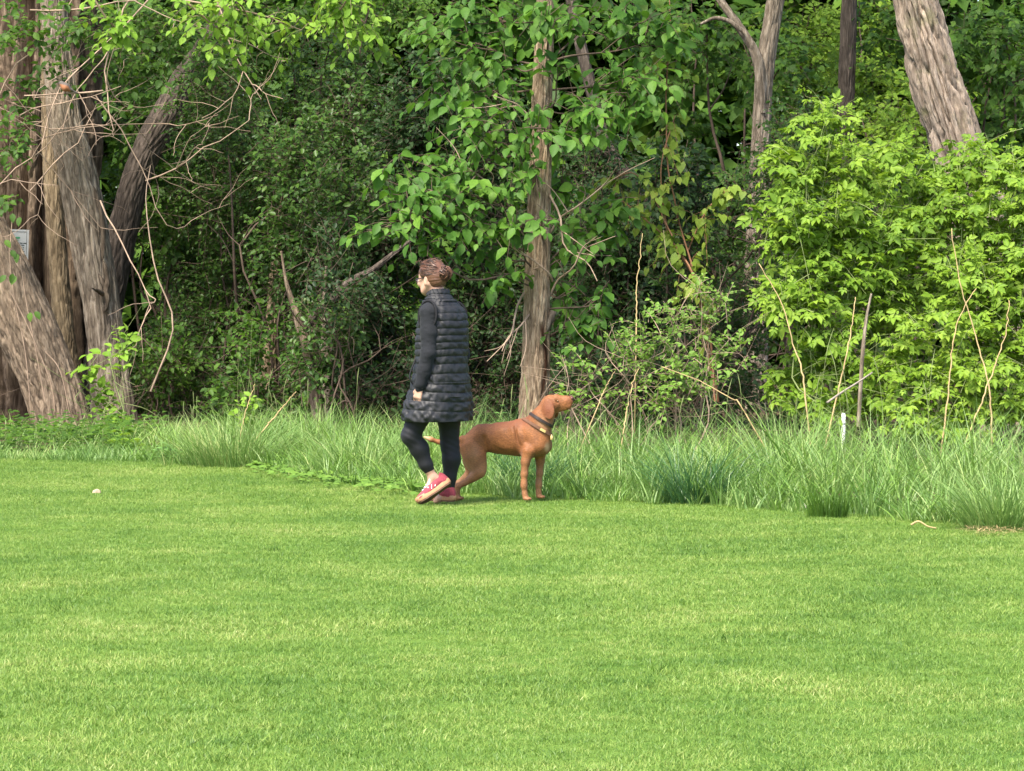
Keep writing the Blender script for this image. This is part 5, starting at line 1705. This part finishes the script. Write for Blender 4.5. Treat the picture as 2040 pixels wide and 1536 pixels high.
# ------------------------------------------------------------------ the dog
DB = G(985, 22.45)
YD = 22.45
def Q(px, py, v): return P(px, py, YD + v) - DB
def dog_material():
    m, n, l, out = nodes_of('rust_coat')
    tc = n.new('ShaderNodeTexCoord')
    a1 = n.new('ShaderNodeAttribute'); a1.attribute_name = 'dark'
    a2 = n.new('ShaderNodeAttribute'); a2.attribute_name = 'pale'
    nz = noise(n, l, tc.outputs['Object'], 9, 4)
    hz = noise(n, l, mapping(n, l, tc.outputs['Object'], (70, 150, 150)), 1, 3)
    rp = ramp(n, [(.3, (.14, .051, .017)), (.7, (.26, .100, .034))])
    l.new(nz, rp.inputs[0])
    col = mix_col(n, l, .8, rp.outputs[0], mix_col(n, l, 1.0, rp.outputs[0], math_node(n, l, 'MULTIPLY', hz, 2.0), 'MULTIPLY'))
    col = mix_col(n, l, a1.outputs['Fac'], col, (.15, .045, .022))
    col = mix_col(n, l, a2.outputs['Fac'], col, (.50, .31, .17))
    b = n.new('ShaderNodeBsdfPrincipled')
    b.inputs['Roughness'].default_value = .58
    b.inputs['Specular IOR Level'].default_value = .28
    b.inputs['Sheen Weight'].default_value = .05
    l.new(col, b.inputs['Base Color'])
    bp = n.new('ShaderNodeBump'); bp.inputs['Strength'].default_value = .5; bp.inputs['Distance'].default_value = .006
    l.new(hz, bp.inputs['Height']); l.new(bp.outputs[0], b.inputs['Normal'])
    l.new(b.outputs[0], out.inputs[0])
    return m
coat = dog_material()
dog = thing('dog', 'short-haired rust brown dog with two collars standing alert beside the woman, nose raised', 'dog', DB)
S = mpp(YD)
r = lambda px: px * S
vb = lambda px: .10 - (px - 920) / 170 * .17        # spine line: the chest comes towards the camera
LAT = nrm([.27, .96, 0])
d = SDF((-.56, -.30, -.02), (.62, .36, .80), .0055)
fl = (LAT, .74)
d.cone(Q(1062, 873, vb(1062)), Q(1030, 873, vb(1030)), r(33), r(32), .05, fl)
d.cone(Q(1030, 873, vb(1030)), Q(995, 873, vb(995)), r(32), r(28), .05, fl)
d.cone(Q(995, 873, vb(995)), Q(960, 872, vb(960)), r(28), r(24), .05, fl)
d.cone(Q(960, 872, vb(960)), Q(932, 884, vb(932)), r(24.5), r(17), .05, (LAT, .85))
d.cone(Q(1058, 848, vb(1058)), Q(1040, 850, vb(1040)), r(14), r(12), .05, (LAT, .6))      # withers
d.ell(Q(1080, 880, vb(1080)), (nrm([.96, -.27, 0]), LAT, UP), (r(15), r(22), r(25)), .05)    # forechest
d.cone(Q(1084, 892, vb(1084)), Q(1060, 903, vb(1060)), r(8), r(8), .04)                    # breastbone
for s_, dx in ((-1, 0), (1, 9)):                                                           # shoulders
    o = LAT * s_ * .058
    d.cone(Q(1062 + dx, 858, vb(1062)) + o * .7, Q(1072 + dx, 888, vb(1072)) + o, r(15), r(14), .03, (LAT, .7))
    d.cone(Q(1072 + dx, 888, vb(1072)) + o, Q(1053 + dx * 1.6, 902, vb(1053)) + o, r(13), r(12), .03, (LAT, .8))
for s_ in (-1, 1):
    d.ell(Q(1036, 868, vb(1036)) + LAT * s_ * .073, (nrm([.5, -.1, -.8]), LAT, nrm([.8, -.2, .5])), (r(24), r(7), r(11)), .014)   # back edge of the shoulder
    d.ell(Q(1012, 872, vb(1012)) + LAT * s_ * .067, (nrm([1, -.2, .1]), LAT, UP), (r(26), r(7), r(20)), .03)                       # rib cage
    d.ell(Q(1060, 893, vb(1060)) + LAT * s_ * .081, (nrm([.6, -.1, -.7]), LAT, nrm([.7, -.1, .6])), (r(15), r(7), r(8)), .010)       # upper arm
    d.ell(Q(946, 902, vb(946)) + LAT * s_ * .077, (nrm([.35, -.1, -.9]), LAT, nrm([.9, -.2, .3])), (r(24), r(8), r(15)), .012)       # thigh
    d.ell(Q(936, 876, vb(936)) + LAT * s_ * .050, (nrm([.7, -.2, .6]), LAT, UP), (r(15), r(7), r(9)), .012)                          # hip
    d.cone(Q(970, 872, vb(970)) + LAT * s_ * .080, Q(974, 898, vb(974)) + LAT * s_ * .070, r(4), r(6), .03, None, 's')               # hollow of the flank
    d.cone(Q(931, 893, vb(931)) + LAT * s_ * .084, Q(941, 925, vb(941)) + LAT * s_ * .070, r(1.3), r(1.3), .022, None, 's')          # groove behind the thigh
    d.cone(Q(1040, 885, vb(1040)) + LAT * s_ * .090, Q(1032, 850, vb(1032)) + LAT * s_ * .078, r(1.2), r(1.2), .028, None, 's')
# front legs
d.chain([(*Q(1052, 900, -.115), r(13)), (*Q(1047, 920, -.12), r(8.8)), (*Q(1044.5, 945, -.12), r(6.7)), (*Q(1044, 960, -.12), r(5.6)), (*Q(1044, 968, -.12), r(6.3)), (*Q(1045.5, 984, -.12), r(5.0)), (*Q(1047, 990, -.12), r(6.2))], .018)
d.chain([(*Q(1076, 898, .035), r(13)), (*Q(1076, 918, .04), r(8.6)), (*Q(1075, 943, .04), r(6.4)), (*Q(1073.5, 958, .04), r(5.4)), (*Q(1073.5, 966, .04), r(6.1)), (*Q(1073, 980, .04), r(4.9)), (*Q(1073.5, 986, .04), r(6))], .018)
def paw(px, py, v, dirx=1):
    c = Q(px, py, v)
    c[2] = max(c[2], .016)
    fd = nrm([.96 * dirx, -.27, 0])
    for q in (-1.5, -.5, .5, 1.5):
        e = c + LAT * q * .0135 + fd * (.036 if abs(q) < 1 else .027)
        d.cone(c + LAT * q * .008, e - UP * .003, .0135, .0115, .005)
paw(1046, 993, -.12); paw(1073, 989, .04)
# hind leg in view
d.chain([(*Q(940, 890, .045), r(23)), (*Q(947, 912, .02), r(20)), (*Q(951, 930, .01), r(16)), (*Q(953, 941, .0), r(12.5))], .03, (LAT, .72))
d.cone(Q(930, 893, .05), Q(938, 922, .02), r(14), r(9), .03, (LAT, .7))
d.cone(Q(957, 918, .01), Q(959, 938, .0), r(9), r(8.5), .025, (LAT, .8))
d.chain([(*Q(953, 942, .0), r(10.5)), (*Q(940, 952, .0), r(7.8)), (*Q(925, 962, .0), r(5.2)), (*Q(914, 968, .0), r(4.8)), (*Q(910, 970, .0), r(5.6))], .02)
d.chain([(*Q(949, 953, .0), r(4)), (*Q(930, 962, .0), r(3)), (*Q(911, 968, .0), r(3.2))], .015)
d.chain([(*Q(911, 970, .0), r(5.8)), (*Q(910, 980, .0), r(5.6)), (*Q(911, 991, .0), r(6)), (*Q(912, 995, .0), r(6.2))], .015)
paw(911, 997, .0)
# far hind leg, just behind it
d.chain([(*Q(938, 892, .16), r(20)), (*Q(940, 918, .17), r(17)), (*Q(942, 938, .17), r(11.5)), (*Q(928, 954, .17), r(8)), (*Q(908, 966, .17), r(5.6)), (*Q(902, 969, .17), r(5.6)), (*Q(901, 982, .17), r(5.4)), (*Q(903, 992, .17), r(6))], .03, (LAT, .8))
paw(903, 992, .17)
# neck and head
d.cone(Q(1066, 862, vb(1066)), Q(1078, 838, -.065), r(27), r(21.5), .05, (LAT, .8))
d.cone(Q(1078, 838, -.065), Q(1090, 815, -.075), r(21.5), r(18), .04, (LAT, .85))
d.ell(Q(1098, 804, -.08), (nrm([.99, -.1, .05]), LAT, UP), (r(20), r(15.5), r(17.5)), .02)
hd = nrm(Q(1136, 803, -.10) - Q(1108, 804, -.085))
d.cone(Q(1108, 803, -.085), Q(1130, 800, -.095), r(14), r(11.8), .016, (LAT, .62))
d.cone(Q(1128, 800, -.095), Q(1132.5, 799, -.098), r(11.6), r(10.2), .010, (LAT, .68))
d.cone(Q(1116, 809, -.088), Q(1133, 809, -.097), r(8), r(7), .010, (LAT, 1.0))       # flews
d.cone(Q(1106, 817, -.085), Q(1127, 815, -.095), r(5), r(3.6), .014)                      # lower jaw
d.cone(Q(1110, 791, -.085), Q(1117, 793, -.088), r(6), r(5), .014, (LAT, 1.3))          # brow
for s_ in (-1, 1):
    d.ell(Q(1113, 799, -.088) + LAT * s_ * r(11.5), (UP, LAT, nrm([1, 0, 0])), (r(3.4), r(2.2), r(3.6)), .006, 's')
    c0 = Q(1094, 800, -.08) + LAT * s_ * r(14)
    c1 = Q(1099, 826, -.08) + LAT * s_ * r(18.5)
    axu = nrm(c1 - c0)
    axf = nrm(np.cross(axu, LAT))
    d.ell((c0 + c1) / 2 + axu * .004, (axu, nrm(np.cross(axf, axu)), axf), (r(22), r(3.8), r(12.5)), .008)      # hanging ears
d.chain([(*Q(922, 884, .10), r(9)), (*Q(900, 886, .12), r(5.5)), (*Q(876, 881, .13), r(4.4)), (*Q(858, 875, .13), r(3.8)), (*Q(846, 871, .13), r(2.8))], .02)
ear_c = [Q(1098, 816, -.08) + LAT * s_ * r(17) for s_ in (-1, 1)]
earn = [(Q(1097, 816, -.08) + LAT * s_ * r(17)) for s_ in (-1, 1)]
def dark_f(V):
    f = np.zeros(len(V))
    for c in earn:
        q = V - c
        lat = np.abs(q @ LAT)
        f = np.maximum(f, .75 * np.clip(1.2 - np.sqrt((q[:, 0] / r(12)) ** 2 + (q[:, 2] / r(22)) ** 2), 0, 1) ** .5 * (lat < r(5)))
    m = V - Q(1137, 800, -.1)
    f = np.maximum(f, .45 * np.clip(1.3 - np.linalg.norm(m, axis=1) / r(14), 0, 1))
    back = np.clip((V[:, 2] - (Q(1000, 858, 0)[2])) / .05, 0, 1) * (V[:, 0] < Q(1055, 0, 0)[0])
    return np.clip(np.maximum(f, .55 * back), 0, 1)
def pale_f(V):
    f = .9 * np.clip(1.4 - np.linalg.norm((V - Q(1091, 893, -.13)) / np.array([.02, .05, .035]), axis=1), 0, 1)
    f = np.maximum(f, .85 * np.clip(1.3 - np.linalg.norm(V - Q(848, 872, .13), axis=1) / r(13), 0, 1))
    n1 = np.linalg.norm((V - Q(1082, 845, -.11)) / np.array([.055, .06, .055]), axis=1)
    f = np.maximum(f, .42 * np.clip(1.3 - n1, 0, 1))
    th = np.linalg.norm((V - Q(943, 912, -.05)) / np.array([.08, .09, .13]), axis=1)
    f = np.maximum(f, .20 * np.clip(1.2 - th, 0, 1) * (.2 + 1.1 * vnoise(V[:, 0] * 22, V[:, 1] * 20, V[:, 2] * 14, 71)))
    feet = .20 * np.clip((.34 - V[:, 2]) / .12, 0, 1) * (.4 + .9 * vnoise(V[:, 0] * 16, V[:, 1] * 16, V[:, 2] * 9, 70))
    return np.clip(np.maximum(f, feet), 0, 1)
def muscles(V, N):
    up_ = np.clip((V[:, 2] - .24) / .08, .12, 1)
    return V + N * (up_ * (.008 * (vnoise(V[:, 0] * 14, V[:, 1] * 11, V[:, 2] * 10, 61) - .5) + .003 * (vnoise(V[:, 0] * 45, V[:, 1] * 40, V[:, 2] * 25, 62) - .5)))[:, None]
add_sdf('body', d, coat, dog, DB, 2, muscles, dark=dark_f, pale=pale_f)
nose_m = plain_mat('nose_leather', (.11, .04, .03), .35, .5, .15, 60)
e = SDF(Q(1138, 795, -.1) - .05, Q(1138, 795, -.1) + .05, .003)
e.ell(Q(1139.5, 793.5, -.101), (nrm([.97, -.2, -.1]), LAT, UP), (r(4), r(6), r(4.6)), .004)
for s_ in (-1, 1): e.ell(Q(1142.5, 794.5, -.102) + LAT * s_ * r(2.8), (nrm([.97, -.2, 0]), LAT, UP), (r(2), r(1.2), r(1.3)), .002, 's')
add_sdf('nose', e, nose_m, dog, DB, 1)
for s_ in (-1, 1):
    e = SDF(Q(1113, 799, -.088) + LAT * s_ * r(10) - .03, Q(1113, 799, -.088) + LAT * s_ * r(10) + .03, .002)
    e.ell(Q(1113, 799, -.088) + LAT * s_ * r(9.8), (UP, LAT, [1, 0, 0]), (r(2.5), r(2.4), r(2.7)), .001)
    add_sdf('eye', e, plain_mat('amber_eye', (.12, .055, .02), .1, .6, .1), dog, DB, 1)
# collars, fitted to the neck
def collar(name, c, axis, width, thick, mat, lift=.003):
    ax = nrm(axis)
    e1 = nrm(LAT - ax * LAT.dot(ax)); e2 = np.cross(ax, e1)
    a = np.linspace(0, 2 * PI, 48, endpoint=False)
    rows_ = []
    for off in (-width / 2, width / 2):
        rad = []
        for x in a:
            dr = e1 * math.cos(x) + e2 * math.sin(x)
            t = np.arange(.03, .17, .002)
            v = d.sample(c + ax * off + dr * t[:, None])
            i = np.argmax(v > 0)
            rad.append(t[i] + lift)
        rad = np.array(rad)
        rad = np.convolve(np.r_[rad[-3:], rad, rad[:3]], np.ones(7) / 7, 'valid')
        rows_.append((off, rad))
    pts = []
    for off, ex in ((-width / 2, 0), (-width / 2, thick), (width / 2, thick), (width / 2, 0)):
        rad = rows_[0][1] if off < 0 else rows_[1][1]
        pts.append(c + ax * off + (e1 * np.cos(a)[:, None] + e2 * np.sin(a)[:, None]) * (rad + ex)[:, None])
    V = np.stack(pts, 1).reshape(-1, 3)
    mb = MB(); f = []
    for i in range(48):
        for k in range(4):
            f.append((i * 4 + k, i * 4 + (k + 1) % 4, ((i + 1) % 48) * 4 + (k + 1) % 4, ((i + 1) % 48) * 4 + k))
    mb.add(DB + V, np.array(f))
    return mb.build(name, mat, dog, smooth=False), (lambda x: c + (e1 * math.cos(x) + e2 * math.sin(x)) * (np.interp(x % (2 * PI), a, rows_[0][1]) + thick + .002)), e1, e2, ax
leather = plain_mat('dark_leather', (.028, .018, .014), .5, .4, .2, 50)
brown_l = plain_mat('brown_leather', (.13, .06, .032), .6, .35, .2, 50)
nax = np.array([20.0, 0, 34.0]) * S
c1_, at1, *_ = collar('collar', Q(1081, 838, -.07), nax, .020, .005, leather)
c1_['label'] = 'black leather collar, the upper one'
c2_, at2, e1, e2, ax = collar('collar', Q(1071, 850, -.06), nax, .020, .005, brown_l)
c2_['label'] = 'brown collar with a brass plate, the lower one'
brass = plain_mat('brass', (.55, .40, .16), .35, .6, .1, 50)
best = min(np.linspace(0, 2 * PI, 90), key=lambda x: np.linalg.norm((at2(x) - Q(1082, 858, -.16))[[0, 2]]) + .6 * (at2(x)[1]))
mb = MB()
for dx in (-.16, 0, .16):
    pass
seg = np.array([at2(best + q) for q in np.linspace(-.22, .22, 7)])
vv = np.stack([seg - ax * .009, seg + ax * .009], 1).reshape(-1, 3)
out_ = nrm(seg.mean(0) - Q(1071, 850, -.06))
vv2 = vv + out_ * .003
k = np.arange(6)
mb.add(DB + np.vstack([vv, vv2]), (np.stack([2 * k + 14, 2 * k + 15, 2 * k + 17, 2 * k + 16], -1)))
mb.build('name_plate', brass, c2_, smooth=False)
mb = MB()
tp = at2(best + .75) if at2(best + .75)[2] < at2(best - .75)[2] else at2(best - .75)
tube(mb, DB + np.array([tp + [0, 0, .004], tp - [0, 0, .012], tp - [0, 0, .030], tp - [0, 0, .034]]), np.array([.003, .010, .011, .004]), 10)
mb.build('tag', brass, c2_)

# ------------------------------------------------------------------ robin on a dead branch
RB = P(131, 176, 31.1)
robin = thing('bird', 'small bird with an orange breast perched among dead twigs at upper left', 'bird', RB)
rb = SDF((-.11, -.06, -.06), (.13, .06, .10), .003)
rb.chain([(-.03, 0, .035, .026), (.0, 0, .01, .036), (.045, .01, -.012, .02)], .03)
rb.ell((-.042, 0, .052), ((1, 0, 0), (0, 1, 0), (0, 0, 1)), (.022, .019, .020), .015)
rb.chain([(.045, .01, -.012, .014), (.115, .02, -.045, .009)], .02, (np.array([0, 0, 1.0]), .6))
rb.cone((-.058, 0, .052), (-.078, 0, .048), .006, .0015, .005)
m, n, l, out = nodes_of('robin_feathers')
at = n.new('ShaderNodeAttribute'); at.attribute_name = 'breast'
bs = n.new('ShaderNodeBsdfPrincipled'); bs.inputs['Roughness'].default_value = .8
l.new(mix_col(n, l, at.outputs['Fac'], (.085, .07, .06), (.30, .12, .05)), bs.inputs['Base Color']); l.new(bs.outputs[0], out.inputs[0])
add_sdf('body', rb, m, robin, RB, 1, None, breast=lambda V: np.clip((-.3 * V[:, 0] - V[:, 2] + .035 - 2 * np.clip(V[:, 0] - .03, 0, 1)) / .02, 0, 1) * (V[:, 2] < .042))
mb = MB()
for s_ in (-.01, .01): tube(mb, RB + np.array([(.0, s_, -.02), (-.004, s_, -.045), (-.012, s_, -.05)]), .002, 4)
mb.build('legs', M['twig_dark'], robin)
mb = MB()
tube(mb, wander(rng, RB + np.array([.35, .05, -.02]), RB + np.array([-.4, 0, -.07]), 12, .015), np.linspace(.010, .006, 12), 6)
mb.build('dead_branch', M['twig'], scar_tree)
